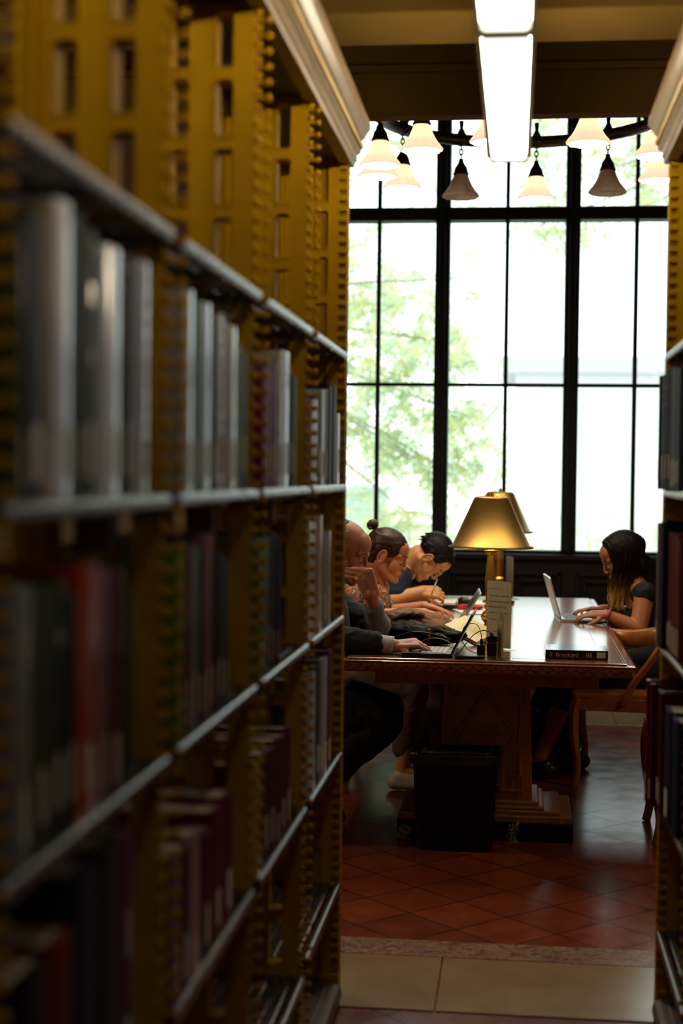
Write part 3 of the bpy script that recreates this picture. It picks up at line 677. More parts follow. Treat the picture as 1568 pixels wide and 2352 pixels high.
def pedestal(yf, yb):
    p = MB(); zb_, zt_ = 0.17, 0.66
    hw0, hw1 = 0.188, 0.172
    zb_ = 0.145; v = [(TC-hw0, yf, zb_), (TC+hw0, yf, zb_), (TC+hw0, yb, zb_), (TC-hw0, yb, zb_), (TC-hw1, yf+0.01, zt_), (TC+hw1, yf+0.01, zt_), (TC+hw1, yb-0.01, zt_), (TC-hw1, yb-0.01, zt_)]
    p.add(v, [(0, 1, 5, 4), (1, 2, 6, 5), (2, 3, 7, 6), (3, 0, 4, 7), (4, 5, 6, 7), (0, 3, 2, 1)])
    po = p.build('pedestal', pedwood, tb, bevel=0.006)
    # carved frame with diamond and stepped corners on both faces
    zm_ = (zb_+zt_)/2+0.01
    for (yy, s) in ((yf, -1), (yb, 1)):
        c = MB()
        def bar(p0, p1, wd=0.012, out=0.015):
            (x0, z0), (x1, z1) = p0, p1
            d = Vector((x1-x0, 0, z1-z0)); L = d.length; d.normalize(); nrm = Vector((-d.z, 0, d.x))
            def q(u, v_, o): 
                zz = z0+d.z*u+nrm.z*v_; xx = x0+d.x*u+nrm.x*v_
                fr_ = (zz-zb_)/(zt_-zb_)
                return (TC+xx, yy-s*0.01*fr_+s*o, zz)
            A = [q(0, -wd, -0.004), q(L, -wd, -0.004), q(L, wd, -0.004), q(0, wd, -0.004), q(0, -wd*0.35, out), q(L, -wd*0.35, out), q(L, wd*0.35, out), q(0, wd*0.35, out)]
            c.add(A, [(0, 1, 5, 4), (1, 2, 6, 5), (2, 3, 7, 6), (3, 0, 4, 7), (4, 5, 6, 7)])
        X1, Z0, Z1 = 0.135, zb_+0.045, zt_-0.03
        R_, T_ = 0.118, 0.205
        bar((0, zm_+T_-0.03), (R_, zm_)); bar((R_, zm_), (0, zm_-T_+0.03)); bar((0, zm_-T_+0.03), (-R_, zm_)); bar((-R_, zm_), (0, zm_+T_-0.03))
        bar((-R_, zm_), (R_, zm_), 0.006, 0.008)
        # stepped cornered frame
        for sx in (-1, 1):
            bar((sx*X1, Z0+0.06), (sx*X1, Z1-0.06), 0.009, 0.009)
            for (za, zc) in ((Z1, -1), (Z0, 1)):
                bar((sx*X1, za+zc*0.06), (sx*(X1-0.03), za+zc*0.06), 0.007, 0.008); bar((sx*(X1-0.03), za+zc*0.06), (sx*(X1-0.03), za+zc*0.02), 0.007, 0.008)
                bar((sx*(X1+0.012), za+zc*0.055), (sx*(X1+0.012), za), 0.006, 0.008); bar((sx*(X1+0.012), za), (sx*0.06, za), 0.007, 0.009)
                bar((sx*0.06, za), (sx*0.06, za+zc*0.02), 0.007, 0.008)
        bar((-0.06, Z1-0.02), (0.06, Z1-0.02), 0.006, 0.008); bar((-0.06, Z0+0.02), (0.06, Z0+0.02), 0.006, 0.008)
        # interlaced carving in the middle of the diamond
        for sx in (-1, 1):
            bar((sx*0.008, zm_+0.035), (sx*0.04, zm_+0.035), 0.004, 0.007); bar((sx*0.04, zm_+0.035), (sx*0.04, zm_+0.010), 0.004, 0.007)
            bar((sx*0.008, zm_+0.045), (sx*0.008, zm_-0.03), 0.004, 0.007); bar((sx*0.04, zm_-0.015), (sx*0.008, zm_-0.03), 0.004, 0.007)
        c.build('carved_relief', pedwood, po)
    bs = MB().box(TC-0.215, TC+0.215, yf-0.015, yb+0.015, 0.13, 0.152).box(TC-0.235, TC+0.235, yf-0.03, yb+0.03, 0.118, 0.134)
    bs.box(TC-0.30, TC+0.30, yf-0.04, yb+0.04, 0.10, 0.120).box(TC-0.345, TC+0.345, yf-0.055, yb+0.055, 0.072, 0.102)
    bs.build('pedestal_base', pedwood, po, bevel=0.005)
    MB().box(TC-0.35, TC+0.35, yf-0.06, yb+0.06, 0.0, 0.073).build('black_plinth', black_mt, po, bevel=0.004)
pedestal(6.13, 6.45); pedestal(8.05, 8.37)
MB().box(TC-0.05, TC+0.05, 6.4, 8.1, 0.20, 0.30).build('stretcher', pedwood, tb, bevel=0.01)

# ------------------------------------------------------------------ brass lamps
brass = bpy.data.materials.new('brushed brass'); brass.use_nodes = True; nt = brass.node_tree; b = nt.nodes['Principled BSDF']
b.inputs['Base Color'].default_value = (0.44, 0.255, 0.06, 1); b.inputs['Metallic'].default_value = 1.0; b.inputs['Roughness'].default_value = 0.40
b.inputs['Anisotropic'].default_value = 0.5
tc = nt.nodes.new('ShaderNodeTexCoord'); mp = nt.nodes.new('ShaderNodeMapping'); mp.inputs['Scale'].default_value = (2, 2, 120); n1 = nt.nodes.new('ShaderNodeTexNoise'); n1.inputs['Scale'].default_value = 2
bp = nt.nodes.new('ShaderNodeBump'); bp.inputs['Strength'].default_value = 0.12; bp.inputs['Distance'].default_value = 0.001
nt.links.new(tc.outputs['Object'], mp.inputs[0]); nt.links.new(mp.outputs[0], n1.inputs['Vector']); nt.links.new(n1.outputs['Fac'], bp.inputs['Height']); nt.links.new(bp.outputs[0], b.inputs['Normal'])
shade_in = mat('cream lamp lining', (0.8, 0.72, 0.5), 0.5)
def lamp(px, pyb, Y, label, hw=0.178):
    c = at(px, pyb, Y); x = c.x; zb_ = c.z; 
    l = empty('desk_lamp', (x, Y, TZ), label, 'lamp', 'brass reading lamps along the table')
    hs = 0.218
    # body: base, baluster and stem
    st = [(0.0, TZ+0.001), (0.085, TZ+0.001), (0.088, TZ+0.012), (0.080, TZ+0.022), (0.050, TZ+0.030), (0.030, TZ+0.045), (0.022, TZ+0.06), (0.034, TZ+0.075), (0.040, TZ+0.09), (0.030, TZ+0.108), (0.018, TZ+0.118), (0.026, TZ+0.128), (0.026, TZ+0.136), (0.017, TZ+0.145),
          (0.021, TZ+0.19), (0.024, TZ+0.24), (0.020, TZ+0.29), (0.014, zb_-0.035), (0.026, zb_-0.022), (0.030, zb_-0.012), (0.020, zb_-0.002), (0.012, zb_+0.02), (0.012, zb_+0.06), (0, zb_+0.06)]
    MB().lathe(st[:8]+[st[8]]+st[9:13], (x, Y, 0), 32).build('lamp_base', brass, l)
    MB().lathe(st[12:], (x, Y, 0), 12, smooth=False).build('stem', brass, l)
    top = 0.068
    MB().lathe([(hw+0.004, zb_-0.002), (hw+0.004, zb_+0.004), (hw-0.012, zb_+0.008), (0.072+0.004, zb_+hs-0.012), (top+0.003, zb_+hs-0.004), (top-0.004, zb_+hs), (top-0.007, zb_+hs-0.002), (hw-0.017, zb_+0.008), (hw+0.001, zb_-0.0025)], (x, Y, 0), 48).build('lamp_shade', brass, l)
    MB().lathe([(hw-0.018, zb_+0.010), (top-0.009, zb_+hs-0.012)], (x, Y, 0), 48).build('shade_lining', shade_in, l)
    sp = MB()
    for k in range(3): a = 2*PI*k/3; sp.tube([(x, Y, zb_+hs-0.02), (x+top*0.92*math.cos(a), Y+top*0.92*math.sin(a), zb_+hs-0.006)], 0.003, 6)
    sp.tube([(x, Y, zb_+0.05), (x, Y, zb_+hs-0.015)], 0.004, 6); sp.build('shade_spider', brass, l)
    MB().lathe([(0, zb_+hs+0.022), (0.007, zb_+hs+0.018), (0.01, zb_+hs+0.008), (0.005, zb_+hs-0.006), (0.016, zb_+hs-0.012), (0.0, zb_+hs-0.014)], (x, Y, 0), 16).build('finial', brass, l)
    MB().ball((x+0.045, Y, zb_+0.085), (0.028, 0.028, 0.034), n=12).build('bulb', bulbm, l)
    li = bpy.data.lights.new('bulb_light', 'POINT'); li.energy = 4.0; li.color = (1, 0.72, 0.38); li.shadow_soft_size = 0.03
    lo = bpy.data.objects.new('bulb_light', li); C.objects.link(lo); lo.location = (x, Y-0.05, zb_+0.06)
lamp(1127, 1257, 6.56, 'brass table lamp with conical shade, the nearer of the two, behind the tall notice')
lamp(1147, 1222, 8.30, 'brass table lamp mostly hidden behind the nearer lamp shade', 0.176)

# ------------------------------------------------------------------ notices in clear stands
def acrylic():
    m = bpy.data.materials.new('clear acrylic'); m.use_nodes = True; nt = m.node_tree; nt.nodes.remove(nt.nodes['Principled BSDF'])
    tr = nt.nodes.new('ShaderNodeBsdfTransparent'); tr.inputs[0].default_value = (0.93, 0.95, 0.9, 1); gg = nt.nodes.new('ShaderNodeBsdfGlossy'); gg.inputs['Roughness'].default_value = 0.05
    fz = nt.nodes.new('ShaderNodeLayerWeight'); ms = nt.nodes.new('ShaderNodeMixShader')
    pw = nt.nodes.new('ShaderNodeMath'); pw.operation = 'POWER'; pw.inputs[1].default_value = 4.0; ml = nt.nodes.new('ShaderNodeMath'); ml.operation = 'MULTIPLY_ADD'; ml.inputs[1].default_value = 0.5; ml.inputs[2].default_value = 0.03
    nt.links.new(fz.outputs['Facing'], pw.inputs[0]); nt.links.new(pw.outputs[0], ml.inputs[0]); nt.links.new(ml.outputs[0], ms.inputs[0]); nt.links.new(tr.outputs[0], ms.inputs[1]); nt.links.new(gg.outputs[0], ms.inputs[2]); nt.links.new(ms.outputs[0], nt.nodes['Material Output'].inputs[0]); return m
acr = acrylic()
pinkp = mat('pale pink notice paper', (0.88, 0.74, 0.60), 0.6)
inkm = mat('dark grey print', (0.05, 0.04, 0.05), 0.6); redink = mat('red print', (0.35, 0.05, 0.04), 0.6)
def notice(cx, cy, wd, ht, rz, label, lines, paperm, group=None):
    o = empty('notice_stand', (cx, cy, TZ), label, 'sign', group, rz=rz)
    def bl(mb, name, m, **k):
        ob = bpy.data.objects.new(name, mb.mesh(name, m)); C.objects.link(ob); ob.parent = o
        return ob
    # local: face looks to -y, width along x
    bl(MB().box(-wd/2-0.003, wd/2+0.003, -0.0030, -0.0012, 0.001, ht+0.004).box(-wd/2-0.003, wd/2+0.003, 0.0012, 0.0030, 0.001, ht+0.004).box(-wd/2-0.003, wd/2+0.003, -0.04, 0.04, 0.0005, 0.0030), 'acrylic_holder', acr)
    bl(MB().box(-wd/2, wd/2, -0.0008, 0.0008, 0.006, ht), 'paper', paperm)
    if lines:
        for (t, sz, x, z, mm) in lines:
            bl(text_mb(t, sz, Matrix.Translation((x, -0.0011, z)) @ Matrix.Rotation(PI/2, 4, 'X'), 0.00008), 'printed_text', mm)
    return o
n1c = at(1144, 1488, 6.12)
wd, ht = 0.122, 0.272
txt = [('MANUSCRIPTS ROOM', 0.0085, -0.050, ht-0.030, redink)] if False else []
lz = ht-0.062
for k, s in enumerate(['This table is reserved', 'for researchers using', 'materials from the', "Library's collections."]):
    txt.append((s, 0.0118, -0.050, lz-k*0.0225, inkm))
txt.append(('Thank you.', 0.0095, -0.050, lz-4*0.0225-0.004, inkm))
txt.append(('Research Libraries', 0.0062, -0.050, ht-0.032, redink))
notice(n1c.x, 6.12, wd, ht, math.radians(-38), 'tall pink notice reserving the table, in a clear stand in front of the near lamp', txt, pinkp)
yel = mat('pale yellow card', (0.60, 0.52, 0.25), 0.6)
n2c = at(1148, 1515, 5.80)
o = notice(n2c.x, 5.80, 0.09, 0.175, math.radians(-77), 'small pale yellow card in a clear stand at the near table edge', None, yel)
n3c = at(1169, 1372, 8.55)
notice(n3c.x, 8.60, 0.12, 0.235, math.radians(-72), 'pale lilac notice seen nearly edge on beside the far lamp', None, mat('pale lilac paper', (0.42, 0.40, 0.46), 0.5))

# ------------------------------------------------------------------ things on the table
silver = mat('silver aluminium', (0.55, 0.55, 0.56), 0.32, metal=0.7)
screenm = mat('dark laptop screen', (0.015, 0.017, 0.022), 0.12, coat=0.5)
keym = mat('pale keyboard keys', (0.5, 0.5, 0.48), 0.5)
keyd = mat('dark keyboard keys', (0.02, 0.02, 0.022), 0.5)
def laptop(name, loc, rz, label, wd=0.32, dp=0.22, th=0.016, tilt=112, body=silver, lid=silver, keys=keyd, cat='laptop', pad=True, hs=None):
    """hinge along local x at y=+dp/2, keyboard faces up, user sits at -y"""
    o = empty(name, loc, label, cat, rz=rz)
    def bl(mb, nm, m, parent=o, bv=0):
        ob = bpy.data.objects.new(nm, mb.mesh(nm, m)); C.objects.link(ob); ob.parent = parent
        if bv: b_ = ob.modifiers.new('bevel', 'BEVEL'); b_.width = bv; b_.segments = 2; b_.limit_method = 'ANGLE'
        return ob
    bl(MB().prism(rrect(wd, dp, 0.012, 4), 'z', 0.001, th), 'laptop_base', body)
    k = MB(); rows = 5; cols = 13; kw_ = (wd-0.04)/cols; kd = (dp*0.5)/rows
    for r in range(rows):
        c0 = 0
        while c0 < cols:
            span = 5 if (r == 0 and c0 == 4) else 1
            x0 = -wd/2+0.02+c0*kw_+0.0012; y0 = dp/2-0.025-(rows-r)*kd+0.0012
            k.box(x0, x0+span*kw_-0.0024, y0, y0+kd-0.0024, th-0.0005, th+0.0018); c0 += span
    bl(k, 'keyboard', keys)
    if pad: bl(MB().box(-0.05, 0.05, -dp/2+0.012, -dp/2+0.07, th-0.0003, th+0.0006), 'trackpad', keys if keys is keym else body)
    a = math.radians(tilt); hs = hs or dp
    M = Matrix.Translation((0, dp/2-0.004, th+0.001)) @ Matrix.Rotation(PI-a, 4, 'X')
    # lid lies in local +y .. rotated up
    M = Matrix.Translation((0, dp/2-0.004, th)) @ Matrix.Rotation(PI-a, 4, 'X')
    ld = MB().prism(rrect(wd, hs, 0.010, 4, 0, hs/2), 'z', -0.004, 0.003).xf(M)
    lo = bl(ld, 'laptop_lid', lid)
    bl(MB().box(-wd/2+0.010, wd/2-0.010, 0.012, hs-0.010, 0.0028, 0.0036).xf(M), 'screen', screenm, lo)
    bl(MB().tube([(-wd/2+0.03, dp/2-0.003, th-0.001), (wd/2-0.03, dp/2-0.003, th-0.001)], 0.005, 8), 'hinge', black_pl, lo)
    return o
# laptop of the older man: he looks to +X, so the lid hinge is at +X side: local +y -> world +X means rz=-90deg
q = at(985, 1507, 5.86)
laptop('laptop', (q.x, 5.90, TZ), -PI/2-0.04, 'black laptop with open lid being typed on at the near edge of the table', 0.25, 0.195, 0.016, 117, black_pl, black_pl, keym, hs=0.172)
q = at(1025, 1424, 6.75)
laptop('laptop', (at(1008, 1430, 6.90).x, 6.80, TZ), -PI/2+0.05, 'grey laptop with open lid standing behind the brown bag', 0.29, 0.17, 0.015, 122, silver, silver, keyd, hs=0.195)
q = at(1305, 1424, 7.5)
laptop('laptop', (at(1316, 1424, 7.42).x, 7.46, TZ), PI/2+0.08, 'silver laptop with open lid used by the long-haired woman', 0.30, 0.155, 0.015, 106, silver, silver, keyd, hs=0.205)
# dark tablet beneath her hands
q0 = at(1362, 1428, 7.38)
m = MB().prism(rrect(0.15, 0.20, 0.01, 3, q0.x+0.005, 7.38), 'z', TZ+0.001, TZ+0.012)
tag(m.build('tablet', mat('slate tablet', (0.06, 0.06, 0.07), 0.25, coat=0.3), bevel=0.002), 'thin dark tablet lying at the right table edge under typing hands', 'tablet')
# Brooklyn book
bq0, bq1 = at(1252, 1511, 5.84), at(1396, 1511, 5.84)
bx0, bx1 = bq0.x, bq1.x; th = 0.034; by0, by1 = 5.835, 6.03
navycov = mat('black navy dust jacket', (0.010, 0.010, 0.022), 0.22, coat=0.5)
cv = MB()
zb0 = TZ+0.001
cv.box(bx0, bx1, by0, by1, zb0, zb0+0.003).box(bx0, bx1, by0, by1, zb0+th-0.003, zb0+th).box(bx0, bx1, by0, by0+0.003, zb0, zb0+th)
bk = cv.build('book', navycov, bevel=0.001)
tag(bk, 'black book lying flat with its spine title facing the aisle, on the near table corner', 'book')
MB().box(bx0+0.004, bx1-0.004, by0+0.003, by1-0.004, zb0+0.003, zb0+th-0.003).build('pages', paper, bk)
goldink = mat('gold lettering', (0.80, 0.62, 0.34), 0.5)
zt_ = zb0+0.0095
SP = lambda x, sz, t, mm=goldink: text_mb(t, sz, Matrix.Translation((x, by0-0.0004, zt_)) @ Matrix.Rotation(PI/2, 4, 'X'), 0.0003).build('spine_title', mm, bk)
SP(bx0+0.039, 0.0215, 'Brooklyn!')
for (a, b_) in ((0.016, 0.0185), (0.022, 0.0245), (0.155, 0.157), (0.161, 0.163)): MB().box(bx0+a, bx0+b_, by0-0.0006, by0, zb0+0.009, zb0+0.024).build('spine_rule', goldink, bk)
MB().box(bx0+0.1685, bx0+0.1725, by0-0.0006, by0, zb0+0.008, zb0+0.025).build('publisher_mark', goldink, bk)
MB().box(bx1-0.043, bx1-0.010, by0-0.0007, by0, zb0+0.006, zb0+0.028).build('call_number_label', stickm, bk)
# charger cubes and cables
def charger(px, Y, wx, hz, label, w2=0.03):
    c = at(px, 1500, Y); o = MB().box(c.x-wx/2, c.x+wx/2, Y, Y+w2, TZ+0.001, TZ+hz)
    ob = o.build('power_adapter', black_pl, bevel=0.004); tag(ob, label, 'charger', 'black power adapters beside the notice')
    return c, ob
c1, o1 = charger(1104, 5.86, 0.031, 0.044, 'small black cube charger, the left one of two, with a cable in its top')
MB().tube([(c1.x+0.002, 5.875, TZ+0.042), (c1.x+0.002, 5.875, TZ+0.066)], 0.006, 8).build('plug', black_pl, o1)
c2, o2 = charger(1129, 5.88, 0.037, 0.052, 'larger black charger with a plug on top, right of the cube charger')
MB().prism(rrect(0.042, 0.022, 0.006, 3, c2.x, TZ+0.065), 'y', 5.88, 5.905).tube([(c2.x, 5.892, TZ+0.07), (c2.x-0.002, 5.892, TZ+0.088)], 0.007, 8).build('plug', black_pl, o2)
def smooth_path(pts, n=8):
    pts = [Vector(p) for p in pts]; out = []
    for i in range(len(pts)-1):
        p0 = pts[max(i-1, 0)]; p1 = pts[i]; p2 = pts[i+1]; p3 = pts[min(i+2, len(pts)-1)]
        for k in range(n):
            t = k/n
            out.append(0.5*((2*p1)+(p2-p0)*t+(2*p0-5*p1+4*p2-p3)*t*t+(3*p1-p0-3*p2+p3)*t**3))
    out.append(pts[-1]); return out
def cable(pts, label, r=0.0017, m_=black_pl, grp='thin cables looping over the table'):
    mb = MB().tube(smooth_path(pts), r, 6); tag(mb.build('cable', m_), label, 'cable', grp)
cable([(c1.x+0.002, 5.875, TZ+0.066), at(1104, 1455, 5.87), at(1097, 1437, 5.93), at(1083, 1432, 6.05), at(1066, 1440, 6.15), at(1058, 1462, 6.2), at(1050, 1478, 6.2)], 'black cable arching from the cube charger towards the bag')
cable([(c2.x-0.002, 5.892, TZ+0.088), at(1124, 1452, 5.9), at(1108, 1448, 5.9), at(1088, 1458, 5.9), at(1070, 1478, 5.92), at(1058, 1495, 5.92), at(1046, 1503, 5.9)], 'black cable running from the plugged charger down behind the laptop')
cable([at(1141, 1478, 5.95), at(1150, 1473, 5.95), at(1153, 1462, 5.97), at(1146, 1451, 5.99), at(1132, 1449, 6.0)], 'thin cable hooked behind the small card stand')
whitec = mat('pale cable sleeve', (0.35, 0.34, 0.22), 0.5)
cable([at(950, 1490, 6.04), at(965, 1475, 6.1), at(990, 1466, 6.08), at(1015, 1468, 6.05), at(1036, 1478, 6.02), at(1052, 1492, 6.0)], 'pale thin cable draped over the black bag', m_=whitec)
cable([at(965, 1482, 6.15), at(975, 1466, 6.15), at(1000, 1455, 6.12), at(1022, 1462, 6.1), at(1030, 1476, 6.1)], 'pale cable coil in front of the open book', m_=whitec)
cable([at(1060, 1472, 6.0), at(1075, 1492, 5.98), at(1092, 1498, 5.97), at(1100, 1490, 6.0)], 'short pale cable loop beside the open book', m_=whitec)
# mobile phone and flat things by the laptop
m = MB().prism([(x, y) for x, y in rrect(0.11, 0.055, 0.008, 3)], 'z', 0, 0.009).xf(Matrix.Translation(at(1076, 1515, 5.78)*0+Vector((at(1078, 1512, 5.79).x, 5.80, TZ+0.001))) @ Matrix.Rotation(0.12, 4, 'Z'))
tag(m.build('phone_case', black_pl, bevel=0.002), 'flat black phone case lying in front of the black laptop', 'phone')
# ------------------------------------------------------------------ outdoors, beyond the window
pavem = mat('pale outdoor paving', (0.55, 0.55, 0.50), 0.8, var=0.1)
o = MB().box(-30, 30, 11.0, 60, -0.62, -0.5).build('ground_outside', pavem); tag(o, kind='structure')
facade = mat('pale stone facade', (0.80, 0.80, 0.82), 0.8)
bl_ = empty('building', (6, 40, -0.5), 'very pale building with a projecting roof line far beyond the window', 'building')
q0 = at(1185, 822, 40); q1 = at(1500, 860, 40)
MB().box(q0.x, q0.x+14, 40, 46, -0.5, q1.z).build('wall', facade, bl_)
MB().box(q0.x-0.4, q0.x+14, 39.4, 46, q1.z, q0.z).build('roof_ledge', mat('pale grey ledge', (0.50, 0.48, 0.54), 0.8), bl_)
for i in range(4):
    MB().box(q0.x+1.6+i*2.4, q0.x+2.8+i*2.4, 39.95, 40.0, 1.6, 3.3).build('window', mat('pale window glass', (0.62, 0.68, 0.72), 0.5), bl_)
leafmats = {}
def leafmat(name, c):
    m = bpy.data.materials.new(name); m.use_nodes = True; nt = m.node_tree; b = nt.nodes['Principled BSDF']
    b.inputs['Base Color'].default_value = c+(1,); b.inputs['Roughness'].default_value = 0.6; b.inputs['Specular IOR Level'].default_value = 0.2
    tl = nt.nodes.new('ShaderNodeBsdfTranslucent'); tl.inputs[0].default_value = (c[0]*1.15, c[1]*1.1, c[2]*0.7, 1); ms = nt.nodes.new('ShaderNodeMixShader'); ms.inputs[0].default_value = 0.45
    nt.links.new(b.outputs[0], ms.inputs[1]); nt.links.new(tl.outputs[0], ms.inputs[2]); nt.links.new(ms.outputs[0], nt.nodes['Material Output'].inputs[0]); return m
lf1 = leafmat('pale green leaves', (0.62, 0.77, 0.62)); lf2 = leafmat('yellowish leaves', (0.80, 0.78, 0.54)); lf3 = leafmat('bluish green leaves', (0.58, 0.74, 0.70))
bark = mat('tree bark', (0.48, 0.46, 0.42), 0.9, var=0.2)
def frond(mb, p, d, L, n, lw, rnd):
    """compound leaf: pairs of narrow leaflets along a drooping rachis"""
    d = d.normalized(); side = d.cross(Vector((0, 0, 1)))
    if side.length < 0.1: side = Vector((1, 0, 0))
    side.normalize(); mi = rnd.choice((0, 0, 1, 1, 2))
    q = p.copy()
    for k in range(n):
        d = (d+Vector((0, 0, -0.10))).normalized(); q = q+d*(L/n)
        for s in (-1, 1):
            u = (side*s+d*0.5+Vector((0, 0, rnd.uniform(-0.5, 0.2)))).normalized(); l = lw*(1-0.4*k/n)*rnd.uniform(0.8, 1.2)
            v = u.cross(Vector((rnd.uniform(-.4, .4), rnd.uniform(-.4, .4), 1))).normalized()*l*0.19
            mb.add([q, q+u*l*0.45+v, q+u*l, q+u*l*0.45-v], [(0, 1, 2, 3)], mi)
def tree(name, root, label, targets, seed, lw=0.085, nfr=7, trunk_h=3.0, cat='tree'):
    rnd = random.Random(seed); root = Vector(root)
    t = empty(name, root, label, cat)
    w_ = MB(); top = root+Vector((rnd.uniform(-.2, .2), 0, trunk_h))
    w_.tube([root, root+Vector((0.03, 0, trunk_h*0.5)), top], [0.15, 0.12, 0.10], 10)
    lv = MB()
    for tg in targets:
        c, sp, n = tg
        c = Vector(c)
        mid = top.lerp(c, 0.5)+Vector((0, 0, 0.25*(c-top).length*0.4))
        w_.tube(smooth_path([top, mid, c]), [0.05-0.042*i/16 for i in range(17)], 6)
        for i in range(n):
            p = c+Vector((rnd.gauss(0, sp[0]), rnd.gauss(0, sp[1]), rnd.gauss(0, sp[2])))
            w_.tube([c.lerp(p, 0.35), p], [0.006, 0.003], 4)
            for j in range(nfr):
                d = Vector((rnd.uniform(-1, 1), rnd.uniform(-1, 1), rnd.uniform(-0.9, 0.35)))
                frond(lv, p, d, rnd.uniform(0.22, 0.38), 7, lw, rnd)
    w_.build('trunk', bark, t); lv.build('foliage', [lf1, lf2, lf3], t)
    return t
A = lambda px, py, Y: tuple(at(px, py, Y))
tree('locust_tree', (-4.2, 17, -0.5), 'pale green feathery tree filling the left side of the window view',
     [(A(760, 640, 16.5), (0.6, 0.6, 0.45), 45), (A(850, 800, 16.5), (0.42, 0.6, 0.45), 45), (A(930, 700, 16.5), (0.30, 0.5, 0.25), 18), (A(940, 880, 16), (0.35, 0.5, 0.35), 39), (A(1050, 790, 16.5), (0.26, 0.4, 0.28), 19),
      (A(850, 1010, 16.5), (0.4, 0.5, 0.35), 42), (A(970, 1060, 16), (0.35, 0.5, 0.3), 33), (A(1080, 960, 16), (0.20, 0.4, 0.25), 18), (A(940, 1180, 16.5), (0.35, 0.5, 0.22), 30), (A(1090, 1120, 16.5), (0.25, 0.4, 0.3), 18), (A(840, 560, 17), (0.4, 0.5, 0.3), 18), (A(1060, 640, 16), (0.15, 0.3, 0.2), 7)], 3)
tree('locust_tree', (6.0, 15.5, -0.5), 'leafy branches drooping into the top of the window view from the right',
     [(A(1240, 330, 15), (0.22, 0.4, 0.28), 20), (A(1270, 430, 14.5), (0.12, 0.3, 0.25), 9), (A(1230, 520, 14.5), (0.12, 0.3, 0.08), 4), (A(1400, 330, 15), (0.25, 0.4, 0.2), 16), (A(1470, 420, 15), (0.2, 0.3, 0.2), 9), (A(1360, 520, 15), (0.16, 0.3, 0.06), 4), (A(1500, 300, 15.5), (0.3, 0.3, 0.2), 12)], 5, trunk_h=5.2)
tree('locust_tree', (-6.5, 19, -0.5), 'sparse leafy branches at the upper left of the window view',
     [(A(900, 330, 18), (0.35, 0.4, 0.22), 14), (A(990, 420, 18), (0.25, 0.4, 0.15), 8), (A(830, 420, 18), (0.3, 0.4, 0.2), 8), (A(1080, 360, 18), (0.2, 0.4, 0.2), 6)], 9, trunk_h=5.5)
def shrub(x, y, w_, h_, label, seed):
    rnd = random.Random(seed); t = empty('garden_shrub', (x, y, -0.5), label, 'shrub', 'shrubs outside the window'); lv = MB(); st = MB()
    for k in range(5): st.tube([(x, y, -0.5), (x+rnd.uniform(-w_, w_)*0.5, y+rnd.uniform(-.3, .3), -0.5+h_*0.7)], [0.02, 0.006], 5)
    for i in range(90):
        p = Vector((x+rnd.gauss(0, w_*0.4), y+rnd.gauss(0, 0.4), -0.5+abs(rnd.gauss(0, h_*0.5))))
        for j in range(5): frond(lv, p, Vector((rnd.uniform(-1, 1), rnd.uniform(-1, 1), rnd.uniform(-0.3, 1))), 0.25, 5, 0.08, rnd)
    st.build('stems', bark, t); lv.build('foliage', [lf1, lf2, lf1], t)
for i, (px, h_, lb) in enumerate(((1240, 2.0, 'pale shrub outside, right of the brass lamps'), (1370, 2.2, 'pale shrub outside, left of the long-haired woman'), (1490, 1.9, 'pale shrub outside, behind the right window bar'), (1110, 1.6, 'pale shrub outside, behind the near lamp shade'), (860, 1.4, 'pale shrub outside, above the older man'))):
    yy_ = (20, 24.5, 20.6, 28, 20)[i]; p = at(px, 1150, yy_); shrub(p.x, yy_, 0.75, h_*1.15, lb, 20+i)
cabm = mat('pale blue painted kiosk', (0.42, 0.56, 0.60), 0.6)
p0, p1 = at(740, 1130, 22), at(868, 1230, 22)
kb = MB().box(p0.x, p1.x, 22, 23.5, -0.5, p0.z).box(p0.x-0.1, p1.x+0.1, 21.9, 23.6, p0.z, p0.z+0.08).build('kiosk', cabm); tag(kb, 'pale blue box-like kiosk outside, low at the left edge of the window', 'kiosk')

